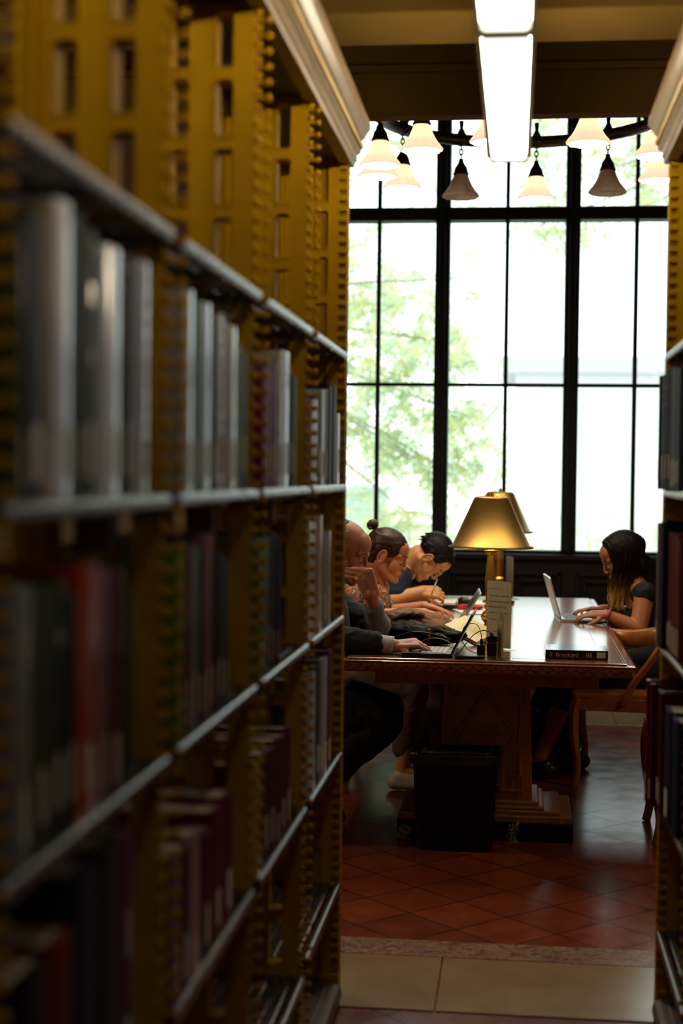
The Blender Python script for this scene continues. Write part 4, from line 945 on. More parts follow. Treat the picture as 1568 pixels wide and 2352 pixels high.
# ------------------------------------------------------------------ chairs
def arm_chair():
    r = empty('arm_chair', (0, 0, 0), 'x', 'chair')
    def bl(mb, nm, m=chairwood, bv=0.004):
        ob = bpy.data.objects.new(nm, mb.mesh(nm, m)); C.objects.link(ob); ob.parent = r
        if bv: b_ = ob.modifiers.new('bevel', 'BEVEL'); b_.width = bv; b_.segments = 2; b_.limit_method = 'ANGLE'
    # local: +x is the front
    se = [(-0.21, -0.20), (0.24, -0.245), (0.255, -0.22), (0.255, 0.22), (0.24, 0.245), (-0.21, 0.20)]
    bl(MB().prism(se, 'z', 0.425, 0.448), 'seat')
    bl(MB().box(-0.20, 0.235, -0.235, -0.21, 0.365, 0.426).box(-0.20, 0.235, 0.21, 0.235, 0.365, 0.426).box(0.215, 0.24, -0.22, 0.22, 0.365, 0.426).box(-0.215, -0.19, -0.2, 0.2, 0.365, 0.426), 'seat_rail')
    for s in (-1, 1):
        # sabre front leg, swelling at the knee and flaring at the foot
        pts = [(0.225, s*0.222, 0.425), (0.243, s*0.226, 0.34), (0.238, s*0.226, 0.22), (0.222, s*0.224, 0.10), (0.238, s*0.228, 0.0)]
        bl(MB().tube(smooth_path(pts, 4), [0.030-0.0105*min(1, i/11) for i in range(17)], 4, flat=(1.0, 0.95)), 'leg')
        pts = [(-0.205, s*0.195, 0.43), (-0.215, s*0.198, 0.25), (-0.265, s*0.205, 0.0)]
        bl(MB().tube(smooth_path(pts, 4), 0.024, 4), 'leg')
        # arm support sweeping up from the seat rail and running into the curved back
        pts = [(0.10, s*0.232, 0.40), (0.135, s*0.24, 0.52), (0.10, s*0.262, 0.60), (0.04, s*0.27, 0.665)]
        bl(MB().tube(smooth_path([(0.02, s*0.232, 0.40), (-0.03, s*0.245, 0.50), (-0.10, s*0.262, 0.60), (-0.165, s*0.262, 0.70)], 4), 0.026, 4, flat=(1.2, 0.7)), 'arm_support')
    arc = []
    for k in range(25):
        a = math.radians(62+236*k/24)
        arc.append((-0.03+0.26*math.cos(a)*0.95, 0.285*math.sin(a), 0.715+0.035*(math.cos(a) < 0)*(-math.cos(a))))
    bl(MB().tube([Vector(p) for p in arc], 0.030, 8, flat=(0.45, 1.35)), 'back_rail', bv=0)
    for y in (-0.12, -0.04, 0.04, 0.12):
        xb = -0.03-0.247*math.sqrt(max(0, 1-(y/0.285)**2))
        bl(MB().tube([(-0.205, y*0.95, 0.42), (xb, y, 0.71)], 0.010, 8), 'spindle', bv=0)
    return r
chair0 = arm_chair(); first = [chair0]
def put_chair(x, y, rz, label):
    o = chair0 if first else copy_tree(chair0)
    if first: first.pop()
    o.location = (x, y, 0); o.rotation_euler.z = rz; o['label'] = label; o['group'] = 'honey wood armchairs around the reading table'
put_chair(-1.02, 6.16, 0, 'wooden armchair under the older man in the dark suit')
put_chair(-1.03, 7.08, 0, 'wooden armchair under the woman in the floral blouse')
put_chair(-1.03, 8.0, 0, 'wooden armchair under the bent-over man with glasses')
put_chair(0.545, 7.36, PI-0.12, 'wooden armchair with curved rail under the long-haired woman')
put_chair(0.800, 6.30, PI, 'empty wooden armchair nearest the right bookcase')

# ------------------------------------------------------------------ waste bin
bx_, by_ = at(1043, 1900, 5.86).x, 5.955
bn = empty('waste_bin', (bx_, by_, 0), 'black rectangular waste bin with a plastic liner in front of the table pedestal', 'bin')
def bin_ring(w_, d_, z, r=0.03): return [(bx_+x, by_+y, z) for x, y in rrect(w_, d_, r, 5)]
m = MB(); R_ = [bin_ring(0.292, 0.175, 0.004), bin_ring(0.330, 0.205, 0.37), bin_ring(0.320, 0.195, 0.37), bin_ring(0.282, 0.165, 0.012)]
n = len(R_[0]); v = [p for r in R_ for p in r]; f = [(i*n+k, i*n+(k+1) % n, (i+1)*n+(k+1) % n, (i+1)*n+k) for i in range(3) for k in range(n)]
f += [tuple(range(n)), tuple(range(3*n, 4*n))]
m.add(v, f, 0, False); m.build('bin_body', black_mt, bn)
m = MB()
for z0, z1, o_ in ((0.362, 0.378, 0.006), (0.340, 0.346, 0.002)):
    R2 = [bin_ring(0.335+o_*2, 0.205+o_*2, z0), bin_ring(0.335+o_*2, 0.205+o_*2, z1), bin_ring(0.322, 0.192, z1), bin_ring(0.322, 0.192, z0)]
    v = [p for r in R2 for p in r]; m.add(v, [(i*n+k, i*n+(k+1) % n, ((i+1) % 4)*n+(k+1) % n, ((i+1) % 4)*n+k) for i in range(4) for k in range(n)])
m.build('bin_rim', black_pl, bn)
# crinkled liner folded over the rim
linm = mat('thin black liner film', (0.005, 0.005, 0.006), 0.25, coat=0.1, bump=0.5, bscale=70)
rnd = random.Random(4); m = MB(); nn = 96; rings = []
for (e_, z) in ((0.0075, 0.338), (0.0085, 0.352), (0.0095, 0.372), (0.004, 0.384), (-0.014, 0.382), (-0.020, 0.33), (-0.026, 0.26)):
    ring = []
    base = rrect(0.335+e_*1.6, 0.205+e_*1.6, 0.03, nn//4-1)
    for k, (x, y) in enumerate(base):
        jit = 0.0035*math.sin(k*1.7+z*60)+rnd.uniform(-0.0025, 0.0025)
        ring.append((bx_+x*(1+jit*4), by_+y*(1+jit*5), z+rnd.uniform(-0.003, 0.003)+(0.012*math.sin(k*0.35) if z < 0.31 else 0)))
    rings.append(ring)
v = [p for r in rings for p in r]; m.add(v, [(i*nn+k, i*nn+(k+1) % nn, (i+1)*nn+(k+1) % nn, (i+1)*nn+k) for i in range(len(rings)-1) for k in range(nn)], 0, True)
m.build('bin_liner', linm, bn)
# frayed bundles of pale cable on the floor, either side of the bin
strawm = mat('dusty pale cable', (0.40, 0.33, 0.16), 0.6)
def tangle(px, py, Y, sx, sz, n_, label, seed):
    rnd = random.Random(seed); c = at(px, py, Y); m = MB()
    for i in range(n_):
        pts = [(c.x+rnd.uniform(-sx, sx), Y+rnd.uniform(-0.04, 0.015), max(0.004, rnd.uniform(0.0, sz))) for _ in range(4)]
        pts[0] = (pts[0][0], pts[0][1], 0.004)
        m.tube(smooth_path(pts, 5), 0.0013, 5)
    tag(m.build('cable_bundle', strawm), label, 'cable')
tangle(928, 1905, 6.045, 0.030, 0.055, 16, 'tangled pale cables on the floor left of the bin', 2)
tangle(1178, 1905, 6.04, 0.025, 0.085, 7, 'few pale wires on the floor right of the bin', 3)
# dark bags under the table on the right
def soft_bag(name, c, r, label, m_, seed, cat='bag', strap=None, strapm=None):
    mb = MB(); mb.ball((0, 0, 0), 1.0, n=28)
    vv = []
    for p in mb.v:
        q = Vector((math.copysign(abs(p.x)**0.7, p.x), math.copysign(abs(p.y)**0.7, p.y), math.copysign(abs(p.z)**0.75, p.z)))
        k = 1+0.10*noise.noise(Vector(q)*2.2+Vector((seed, 0, 0)))+0.05*noise.noise(Vector(q)*6+Vector((seed, 3, 0)))
        vv.append(Vector((c[0]+q.x*r[0]*k, c[1]+q.y*r[1]*k, max(c[2]-r[2]+0.002, c[2]+q.z*r[2]*k))))
    mb.v = vv; o = mb.build(name, m_); tag(o, label, cat)
    if strap: MB().tube(smooth_path(strap), 0.010, 6, flat=(1.4, 0.4)).build('strap', strapm or m_, o)
    return o
bagm = mat('black nylon bag', (0.0035, 0.0035, 0.004), 0.7, spec=0.1, bump=0.3, bscale=25)
c = at(1245, 1740, 7.9)
soft_bag('backpack', (0.20, 7.72, 0.205), (0.13, 0.16, 0.205), 'black backpack on the floor behind the right side of the pedestal', bagm, 1,
         strap=[at(1218, 1607, 7.62), at(1222, 1626, 7.60), at(1238, 1630, 7.58), at(1256, 1642, 7.6)], strapm=mat('pale grey strap', (0.45, 0.45, 0.47), 0.35))

# ------------------------------------------------------------------ bags, papers and notebooks on the table
brownc = mat('brown worn canvas', (0.14, 0.070, 0.036), 0.85, var=0.25, vscale=18, bump=0.4, bscale=60)
def folded_bag(name, c, r, label, m_, seed, amp=0.22, parent=None):
    mb = MB(); mb.ball((0, 0, 0), 1.0, n=56); vv = []
    for p in mb.v:
        q = Vector((math.copysign(abs(p.x)**0.8, p.x), math.copysign(abs(p.y)**0.8, p.y), math.copysign(abs(p.z)**0.8, p.z)))
        a = noise.noise(Vector((q.x*2.2, q.y*2.2, q.z*1.2))+Vector((seed, 0, 0))); b_ = 1-abs(noise.noise(Vector((q.x*4+q.z*3, q.y*3, q.z*2))+Vector((seed, 5, 0))))*2.2
        k = 1+amp*a+amp*0.45*b_
        vv.append(Vector((c[0]+q.x*r[0]*k, c[1]+q.y*r[1]*k, max(c[2]-r[2]+0.002, c[2]+q.z*r[2]*k*(1-0.25*q.x)))))
    mb.v = vv; o = mb.build(name, m_, parent)
    return o
c = at(948, 1436, 6.52)
bb = folded_bag('satchel', (c.x, 6.52, TZ+0.055), (0.145, 0.11, 0.055), '', brownc, 4)
tag(bb, 'crumpled brown canvas satchel lying on the table beside the older man', 'bag')
fl = MB(); pts = [at(905, 1421, 6.44), at(930, 1412, 6.42), at(955, 1411, 6.42), at(975, 1414, 6.42)]
fl.tube(smooth_path(pts), [0.014+0.004*math.sin(i) for i in range(25)], 10, flat=(1.5, 0.8)); fl.build('rolled_edge', mat('dark brown lining', (0.045, 0.025, 0.018), 0.8, bump=0.5, bscale=80), bb)
MB().tube(smooth_path([at(940, 1425, 6.40), at(965, 1432, 6.39), at(980, 1446, 6.38), at(1000, 1452, 6.38)]), 0.009, 8, flat=(1.4, 0.5)).build('strap', brownc, bb)
c = at(958, 1470, 6.17)
kb2 = folded_bag('shoulder_bag', (c.x, 6.20, TZ+0.042), (0.165, 0.085, 0.042), '', bagm, 9, 0.30)
tag(kb2, 'flat black shoulder bag lying in front of the brown satchel on the table', 'bag')
MB().tube(smooth_path([at(905, 1462, 6.10), at(950, 1452, 6.09), at(1000, 1458, 6.09), at(1035, 1470, 6.09)]), 0.0035, 6).build('piping', black_pl, kb2)
MB().box(at(985, 1470, 6.11).x-0.006, at(985, 1470, 6.11).x+0.006, 6.105, 6.12, TZ+0.035, TZ+0.075).build('buckle', mat('tarnished brass buckle', (0.25, 0.17, 0.08), 0.35, metal=0.8), kb2)
MB().tube(smooth_path([at(927, 1458, 6.08), at(932, 1440, 6.08), at(942, 1447, 6.07), at(945, 1465, 6.07)]), 0.0022, 6).build('strap', black_pl, kb2)
# big notebook propped on the bags
def slab(name, A_, B_, C_, th, mats_, label, cat, inset=0.004):
    A_, B_, C_ = Vector(A_), Vector(B_), Vector(C_); D_ = A_+C_-B_; n = (C_-B_).cross(A_-B_).normalized()
    if n.z < 0: n = -n
    ex = (C_-B_).normalized(); ey = (A_-B_).normalized()
    def lay(t0, t1, e): 
        P = [A_+(ex-ey)*e, B_+(ex+ey)*e, C_+(ey-ex)*e, D_-(ex+ey)*e]
        return MB().add([p+n*t0 for p in P]+[p+n*t1 for p in P], [(0, 1, 2, 3), (4, 5, 6, 7), (0, 1, 5, 4), (1, 2, 6, 5), (2, 3, 7, 6), (3, 0, 4, 7)])
    o = lay(-th, -th+0.003, 0).build(name, mats_[0]); tag(o, label, cat)
    lay(-th+0.003, 0, inset).build('pages', mats_[1], o); return o
yelp = mat('pale yellow green paper', (0.66, 0.64, 0.44), 0.7)
slab('notebook', at(1019, 1434, 6.42), at(1094, 1476, 6.20), at(1142, 1452, 6.42), 0.018, (black_pl, yelp), 'large pale yellow notebook with black cover propped on the bags behind the chargers', 'notebook')
white2 = mat('bright white page', (0.80, 0.80, 0.78), 0.6)
def flat_book(px0, px1, Y0, Y1, z0, z1, label, cat, cm=black_pl, pm=white2, name='book'):
    x0, x1 = at(px0, 1385, Y0).x, at(px1, 1385, Y0).x
    o = MB().box(x0, x1, Y0, Y1, z0, z1-0.012).build(name, cm, bevel=0.002); tag(o, label, cat)
    MB().box(x0+0.003, x1-0.003, Y0+0.003, Y1-0.003, z1-0.0118, z1).build('pages', pm, o, bevel=0.002); return o
flat_book(986, 1046, 7.86, 8.10, TZ+0.001, TZ+0.034, 'open book with bright pages and dark cover beside the man with glasses', 'book')
def sheet(px, py, Y, w_, d_, rz, label, z=TZ+0.002, m_=white2):
    c = at(px, py, Y); M = Matrix.Translation((c.x, Y, z)) @ Matrix.Rotation(rz, 4, 'Z')
    tag(MB().box(-w_/2, w_/2, -d_/2, d_/2, 0, 0.0012).xf(M).build('paper_sheet', m_), label, 'paper', 'loose papers on the table')
sheet(962, 1400, 8.02, 0.21, 0.22, 0.1, 'white paper sheet under the forearm of the man with glasses')
sheet(1080, 1400, 8.32, 0.21, 0.28, -0.2, 'white paper sheet between the man with glasses and the lamps')
sheet(1098, 1400, 7.75, 0.21, 0.28, 0.25, 'white paper sheet left of the near lamp base')
sheet(1098, 1400, 7.22, 0.24, 0.30, 0.05, 'large white sheet behind the propped notebook')
c = at(1070, 1375, 8.02)
po_ = folded_bag('pouch', (c.x, 8.05, TZ+0.026), (0.045, 0.035, 0.026), '', black_pl, 2, 0.12); tag(po_, 'small black pouch on the papers near the far lamp', 'pouch')
c = at(1078, 1390, 7.86)
po_ = folded_bag('cloth', (c.x, 7.86, TZ+0.014), (0.062, 0.045, 0.012), '', mat('crimson cloth', (0.40, 0.02, 0.03), 0.8), 7, 0.25); tag(po_, 'small crumpled red cloth in front of the black pouch', 'cloth')
# ------------------------------------------------------------------ globe fill lamps added out of view to brighten faces and notice
globem = mat('added opal fill globe', (1, 0.9, 0.75), 0.4, emit=9.0, ecol=(1.0, 0.82, 0.58))
def fill_pendant(x, y, z, label, P):
    o = empty('added_fill_lamp', (x, y, z), label, 'ceiling light', 'added globe fill lamps at the entrance of the reading room')
    MB().ball((x, y, z), 0.13, n=24).build('globe', globem, o)
    MB().lathe([(0.0, z+0.17), (0.03, z+0.165), (0.05, z+0.14), (0.055, z+0.115), (0.0, z+0.115)], (x, y, 0), 20).build('fitter', bronze, o)
    MB().tube([(x, y, z+0.15), (x, y, 4.69)], 0.008, 8).build('rod', bronze, o)
    MB().lathe([(0, 4.66), (0.06, 4.67), (0.07, 4.70), (0, 4.70)], (x, y, 0), 20).build('ceiling_rose', bronze, o)
    l = bpy.data.lights.new('fill_globe_light', 'POINT'); l.energy = P; l.color = (1, 0.80, 0.55); l.shadow_soft_size = 0.14
    lo = bpy.data.objects.new('fill_globe_light', l); C.objects.link(lo); lo.location = (x, y, z-0.30)
fill_pendant(-2.4, 5.60, 2.55, 'added fill lamp with opal globe, out of view left of the reading room entrance', 45)
fill_pendant(2.0, 5.60, 2.55, 'added fill lamp with opal globe, out of view right of the reading room entrance', 26)
# ------------------------------------------------------------------ people
class Prims(MB):
    def cone(s, p0, r0, p1, r1, n=22, flat=None):
        p0, p1 = Vector(p0), Vector(p1); d = (p1-p0); L = max(d.length, 1e-5); d = d/L
        pts = []; rr = []
        for k in range(5):
            a = PI/2*k/4
            if k == 0: a = 0.12
            pts.append(p0-d*r0*math.cos(a)); rr.append(r0*math.sin(a))
        for k in range(5):
            a = PI/2*(1-k/4)
            if k == 4: a = 0.12
            pts.append(p1+d*r1*math.cos(a)); rr.append(r1*math.sin(a))
        s.tube(pts, rr, n, flat=flat); return s
    def chain(s, pts, rs):
        for i in range(len(pts)-1): s.cone(pts[i], rs[i], pts[i+1], rs[i+1])
        return s
def fuse(name, mb, voxel, mats, parent, smooth=4, wrinkle=None, fac=0.5):
    me = bpy.data.meshes.new('tmp'); me.from_pydata([tuple(p) for p in mb.v], [], mb.f)
    bm = bmesh.new(); bm.from_mesh(me); bmesh.ops.recalc_face_normals(bm, faces=bm.faces); bm.to_mesh(me); bm.free()
    ob = bpy.data.objects.new('tmp', me); C.objects.link(ob)
    r = ob.modifiers.new('r', 'REMESH'); r.mode = 'VOXEL'; r.voxel_size = voxel
    if smooth: sm = ob.modifiers.new('s', 'SMOOTH'); sm.factor = fac; sm.iterations = smooth
    dg = bpy.context.evaluated_depsgraph_get(); dg.update()
    m2 = bpy.data.meshes.new_from_object(ob.evaluated_get(dg)); bpy.data.objects.remove(ob)
    m2.name = name; m2.materials.clear()
    for m in (mats if isinstance(mats, (list, tuple)) else [mats]): m2.materials.append(m)
    if wrinkle:
        amp, sc_, st = wrinkle
        nrm = [v.normal.copy() for v in m2.vertices]
        for v, n in zip(m2.vertices, nrm):
            q = v.co*sc_; q = Vector((q.x*st[0], q.y*st[1], q.z*st[2]))
            a = noise.noise(q)+0.5*noise.noise(q*2.1+Vector((7, 1, 3)))
            v.co += n*amp*(1-abs(a)*2.4)
    off = wloc(parent) if parent else Vector((0, 0, 0))
    for v in m2.vertices: v.co -= off
    m2.polygons.foreach_set('use_smooth', [True]*len(m2.polygons)); m2.update()
    o = bpy.data.objects.new(name, m2); C.objects.link(o)
    if parent: o.parent = parent
    return o
def headM(c, pitch, yaw, s=1.0, roll=0):
    return Matrix.Translation(c) @ Matrix.Rotation(yaw, 4, 'Z') @ Matrix.Rotation(math.radians(pitch), 4, 'Y') @ Matrix.Rotation(math.radians(roll), 4, 'X') @ Matrix.Scale(s, 4)
def head_prims(M, fem=False, ear=True):
    h = Prims(); j = 0.88 if fem else 1.0
    h.ball((-0.014, 0, 0.034), (0.097, 0.075, 0.083), n=30)
    h.ball((0.040, 0, 0.044), (0.050, 0.058, 0.056), n=22)
    h.ball((0.036, 0, -0.030), (0.050, 0.055*j, 0.074), n=22)
    for s in (-1, 1):
        h.cone((-0.018, s*0.052*j, -0.040), 0.022, (0.062, s*0.016, -0.093), 0.016)
        h.ball((0.050, s*0.034, -0.026), (0.030, 0.026, 0.038), n=18)
        h.cone((0.083, s*0.010, 0.021), 0.010 if fem else 0.012, (0.064, s*0.046, 0.022), 0.010)
        h.ball((0.0945, s*0.0115, -0.031), (0.0100, 0.0070, 0.0070), n=10)
        h.ball((0.0685, s*0.031, -0.001), 0.0150, n=12)
        if ear:
            h.ball((-0.004, s*0.076, -0.006), (0.016, 0.007, 0.026), n=12)
            pts = [(-0.006+0.0175*math.cos(a)+0.004*math.sin(a), s*(0.082+0.004*math.cos(a+PI)), -0.002+0.030*math.sin(a)) for a in [2*PI*k/16 for k in range(16)]]
            h.tube(pts, 0.0042, 6, closed=True)
    h.ball((0.072, 0, -0.096), (0.021, 0.022*j, 0.018), n=14)
    nx = 0.0 if not fem else -0.003
    h.cone((0.0855, 0, 0.012), 0.0075, (0.103+nx, 0, -0.022), 0.0085)
    h.ball((0.1015+nx, 0, -0.0265), (0.0095, 0.009, 0.0085), n=12)
    h.ball((0.068, 0, -0.062), (0.025, 0.029, 0.027), n=14)
    for (y, x) in ((0.020, 0.083), (0.0, 0.0925)): pass
    h.cone((0.083, -0.019, -0.062), 0.0045, (0.0905, -0.004, -0.059), 0.0065); h.cone((0.083, 0.019, -0.062), 0.0045, (0.0905, 0.004, -0.059), 0.0065)
    h.cone((0.082, -0.016, -0.067), 0.0045, (0.0885, 0.0, -0.071), 0.0072); h.cone((0.082, 0.016, -0.067), 0.0045, (0.0885, 0.0, -0.071), 0.0072)
    h.xf(M); return h
def hand(mb, W_, d, n, thumb_s, fd=None, curls=(25, 25, 30, 35), r=1.0, thumb=(0.75, 0.55, -0.3), spread=0.06, curl2=1.0):
    """wrist point, palm direction, back-of-hand normal; thumb_s=+1/-1 chooses the thumb side"""
    W_ = Vector(W_); d = Vector(d).normalized(); n = Vector(n); n = (n-d*n.dot(d)).normalized(); s = d.cross(n)*thumb_s
    s = -s if False else s
    K = []
    for k, (o, l) in enumerate(((0.030, 0.084), (0.010, 0.088), (-0.010, 0.083), (-0.029, 0.074))):
        kp = W_+d*l*r+s*o*r; K.append(kp)
        mb.cone(W_+s*o*0.55*r, 0.017*r, kp, 0.0108*r)
    mb.cone(K[0], 0.010*r, K[3], 0.009*r); mb.cone(W_+s*0.012, 0.018*r, W_+d*0.06*r-s*0.005, 0.017*r)
    f0 = Vector(fd).normalized() if fd else d
    for k, L in enumerate(((0.072), (0.081), (0.076), (0.059))):
        L *= r; p = K[k]; sp = s*spread*(1.5-k)
        dirv = (f0+sp).normalized(); ax = s.copy(); c = math.radians(curls[k])
        # rotate about the side axis so that fingers bend away from the back normal
        sign = 1 if (Matrix.Rotation(0.1, 3, ax) @ d).dot(n) < 0 else -1
        fr = [0.0085, 0.0079, 0.0072, 0.0062]
        ang = c*0.5
        for i, q in enumerate((0.46, 0.30, 0.24)):
            v = Matrix.Rotation(sign*ang, 3, ax) @ dirv
            p2 = p+v*L*q; mb.cone(p, fr[i]*r*(0.92 if k == 3 else 1), p2, fr[i+1]*r*(0.92 if k == 3 else 1)); p = p2; ang += c*curl2
    t = (s*thumb[0]+d*thumb[1]+n*thumb[2]).normalized(); T0 = W_+d*0.022*r+s*0.020*r-n*0.004
    T1 = T0+t*0.042*r; t2 = (t+d*0.5-s*0.15).normalized(); T2 = T1+t2*0.032*r; T3 = T2+(t2+d*0.2).normalized()*0.024*r
    mb.cone(T0, 0.0150*r, T1, 0.0105*r); mb.cone(T1, 0.0105*r, T2, 0.0092*r); mb.cone(T2, 0.0092*r, T3, 0.0075*r)
    return K
def skin(name, c): return mat(name, c, 0.45, var=0.10, vscale=40, spec=0.4, sss=0.06)
def face_parts(parent, M, skinc, browc, lipc, fem=False, eye_open=True):
    for s in (-1, 1):
        e = MB().ball((0.0700, s*0.031, -0.0065), 0.0138, n=14).xf(M); eo = e.build('eye', mat('eye white', (0.55, 0.50, 0.46), 0.25), parent)
        MB().ball((0.0812, s*0.0318, -0.0095), (0.0030, 0.0055, 0.0050), n=10).xf(M).build('iris', mat('dark iris', (0.02, 0.012, 0.008), 0.2), eo)
        lash = [(0.0808, s*0.019, -0.009), (0.0850, s*0.027, -0.0075), (0.0846, s*0.035, -0.0078), (0.0785, s*0.044, -0.010)]
        MB().tube(smooth_path([Vector(p) for p in lash], 4), 0.0014, 5).xf(M).build('eyelashes', mat('dark lashes', (0.02, 0.012, 0.01), 0.6), parent)
        br = [(0.0915, s*0.012, 0.0235), (0.0890, s*0.022, 0.0285), (0.0805, s*0.037, 0.0285), (0.0690, s*0.049, 0.022)]
        MB().tube(smooth_path([Vector(p) for p in br], 4), [(0.0011 if fem else 0.0018)+0.0012*math.sin(PI*i/12) for i in range(13)], 6, flat=(1.0, 1.1)).xf(M).build('eyebrow', browc, parent)
def paint_lips(o, M, lipm):
    """the lips get their own colour on the one continuous body mesh"""
    Mi = M.inverted(); off = wloc(o.parent) if o.parent else Vector((0, 0, 0))
    o.data.materials.append(lipm); k = len(o.data.materials)-1
    for p in o.data.polygons:
        q = Mi @ (p.center+off)
        if q.x > 0.082 and -0.0755 < q.z < -0.0575 and abs(q.y) < 0.018*(1-((q.z+0.066)/0.012)**2*0.6): p.material_index = k
def lock(mb, pts, r0, r1, n=6, flat=(1.3, 0.6)):
    P = smooth_path(pts, 4); m = len(P); mb.tube(P, [max(0.0008, r0+(r1-r0)*(i/(m-1))) for i in range(m)], n, flat=flat)
def on_skull(th, ph, k=1.0):
    """point over the cranium: th 0 = front, ph 0 = equator, 90 = crown (degrees)"""
    th, ph = math.radians(th), math.radians(ph)
    return Vector((-0.014+0.101*k*math.cos(ph)*math.cos(th), 0.079*k*math.cos(ph)*math.sin(th), 0.034+0.087*k*math.sin(ph)))
def person(name_loc, label):
    o = empty('person', name_loc, label, 'person'); return o
RZ = TZ
# ---------------- older man, nearest on the left
sk1 = skin('ruddy aged skin', (0.52, 0.205, 0.115)); lip1 = mat('ruddy lips', (0.36, 0.12, 0.09), 0.45)
p1 = person((-0.95, 6.12, 0), 'balding man in a dark suit, chin resting on one hand, typing with the other')
M1 = headM(at(791, 1266, 6.13), 23, math.radians(-6), 1.05, 0)
b = head_prims(M1)
hc = M1 @ Vector((-0.035, 0, -0.05)); nb = Vector((-0.83, 6.13, 1.02))
b.cone(hc, 0.058, nb, 0.064); b.cone(nb, 0.07, (-0.92, 6.13, 0.88), 0.13); b.cone((-0.92, 6.13, 0.88), 0.14, (-1.02, 6.13, 0.60), 0.14)
sL, sR = Vector((-0.86, 6.32, 0.965)), Vector((-0.88, 5.94, 0.95))
eL = at(868, 1452, 6.16); wL = at(852, 1364, 6.03)
b.cone(nb, 0.05, sL, 0.055); b.cone(nb, 0.05, sR, 0.055)
b.cone(sL, 0.05, eL, 0.040); b.cone(eL, 0.040, wL, 0.027)
hand(b, wL, (-0.36, -0.10, 0.93), (0.10, -1, 0.05), 1, fd=(-0.97, -0.02, 0.14), curls=(14, 10, 12, 16), r=1.05, thumb=(-0.1, 0.35, -0.95), spread=0.02)
eR = Vector((-0.745, 5.86, 0.815)); wR = at(908, 1484, 5.87)
b.cone(sR, 0.05, eR, 0.040); b.cone(eR, 0.040, wR, 0.027)
hand(b, wR, (0.93, 0.05, 0.14), (0.05, -0.30, 0.95), 1, fd=(0.97, 0.02, -0.20), curls=(10, 26, 32, 36), r=1.03)
for (hy, kn, an) in ((6.01, (-0.515, 5.97, 0.475), (-0.92, 5.93, 0.12)), (6.26, (-0.53, 6.24, 0.48), (-0.88, 6.25, 0.12))):
    b.cone((-1.02, hy, 0.56), 0.095, kn, 0.058); b.cone(kn, 0.058, an, 0.038); b.cone(an, 0.036, (an[0]+0.15, an[1]-0.01, 0.045), 0.03)
body = fuse('body', b, 0.0032, sk1, p1, 6); paint_lips(body, M1, lip1)
greyh = mat('thin grey hair', (0.34, 0.28, 0.24), 0.6); browg = mat('grey brown brows', (0.20, 0.13, 0.09), 0.7)
face_parts(p1, M1, sk1, browg, lip1)
h = MB(); rnd = random.Random(11)
for i in range(900):
    th = rnd.choice((-1, 1))*rnd.uniform(80, 180); ph = rnd.uniform(-38, 42 if abs(th) < 105 else 78)
    a0 = on_skull(th, ph, 0.955); a1 = on_skull(th+3*(1 if th > 0 else -1), ph-10, 0.985); a2 = on_skull(th+6*(1 if th > 0 else -1), ph-22, 0.975)
    lock(h, [a0, a1, a2], 0.0014, 0.0005, 4)
h.xf(M1).build('hair', greyh, body)
suit = mat('charcoal suit cloth', (0.016, 0.017, 0.021), 0.85, spec=0.2, bump=0.25, bscale=300, sheen=0.1)
sleeve_m = mat('grey black suit sleeve', (0.035, 0.033, 0.034), 0.85, spec=0.2, bump=0.25, bscale=300)
trous = mat('black trousers', (0.006, 0.006, 0.008), 0.8, spec=0.2)
j = Prims()
j.cone((-0.88, 6.13, 0.93), 0.155, (-1.00, 6.13, 0.62), 0.165); j.cone((-0.82, 6.13, 0.93), 0.12, (-0.84, 6.13, 0.70), 0.13)
for (s_, e_, w_, cut) in ((sL, eL, wL, 0.04), (sR, eR, wR, 0.72)):
    j.cone((-0.86, 6.13, 0.95), 0.10, s_, 0.078); j.cone(s_, 0.078, e_, 0.060); j.cone(e_, 0.060, e_.lerp(w_, cut), 0.050)
jk = fuse('jacket', j, 0.006, suit, p1, 3, wrinkle=(0.004, 13, (1, 1, 2)))
# lapel edge and collar roll
m = MB(); m.tube(smooth_path([(-0.90, 6.05, 1.03), (-0.82, 6.02, 1.00), (-0.745, 6.06, 0.92), (-0.715, 6.10, 0.82)]), 0.017, 8, flat=(1.5, 0.5)); m.build('lapel', suit, jk)
shirtm = mat('light blue grey shirt', (0.14, 0.145, 0.185), 0.8, bump=0.2, bscale=400); cuffm = mat('white check cuff', (0.55, 0.54, 0.55), 0.8)
# check weave on the cuff
nt = cuffm.node_tree; bt = nt.nodes.new('ShaderNodeTexBrick'); bt.inputs['Scale'].default_value = 180; bt.inputs['Color1'].default_value = (0.62, 0.60, 0.60, 1); bt.inputs['Color2'].default_value = (0.55, 0.54, 0.56, 1); bt.inputs['Mortar'].default_value = (0.30, 0.30, 0.38, 1); bt.inputs['Mortar Size'].default_value = 0.03
tcn = nt.nodes.new('ShaderNodeTexCoord'); nt.links.new(tcn.outputs['Object'], bt.inputs['Vector']); nt.links.new(bt.outputs['Color'], nt.nodes['Principled BSDF'].inputs['Base Color'])
def cuff(parent, e_, w_, a, b_, r0, r1, m_, name='shirt_cuff'):
    p0, p1_ = e_.lerp(w_, a), e_.lerp(w_, b_); d = (p1_-p0)
    m = MB(); P = [p0+d*t for t in (0, 0.3, 0.6, 0.85, 1.0, 1.0, 0.9)]; R = [r0, r0*0.99, r1*1.01, r1, r1, r1*0.88, r1*0.86]
    rr = random.Random(3)
    m.tube(P, [x*(1+rr.uniform(-.02, .02)) for x in R], 28, caps=False); return m.build(name, m_, parent)
cuff(p1, eL, wL, 0.0, 0.74, 0.058, 0.041, shirtm, 'shirt_sleeve'); cuff(p1, eR, wR, 0.66, 0.97, 0.043, 0.037, cuffm)
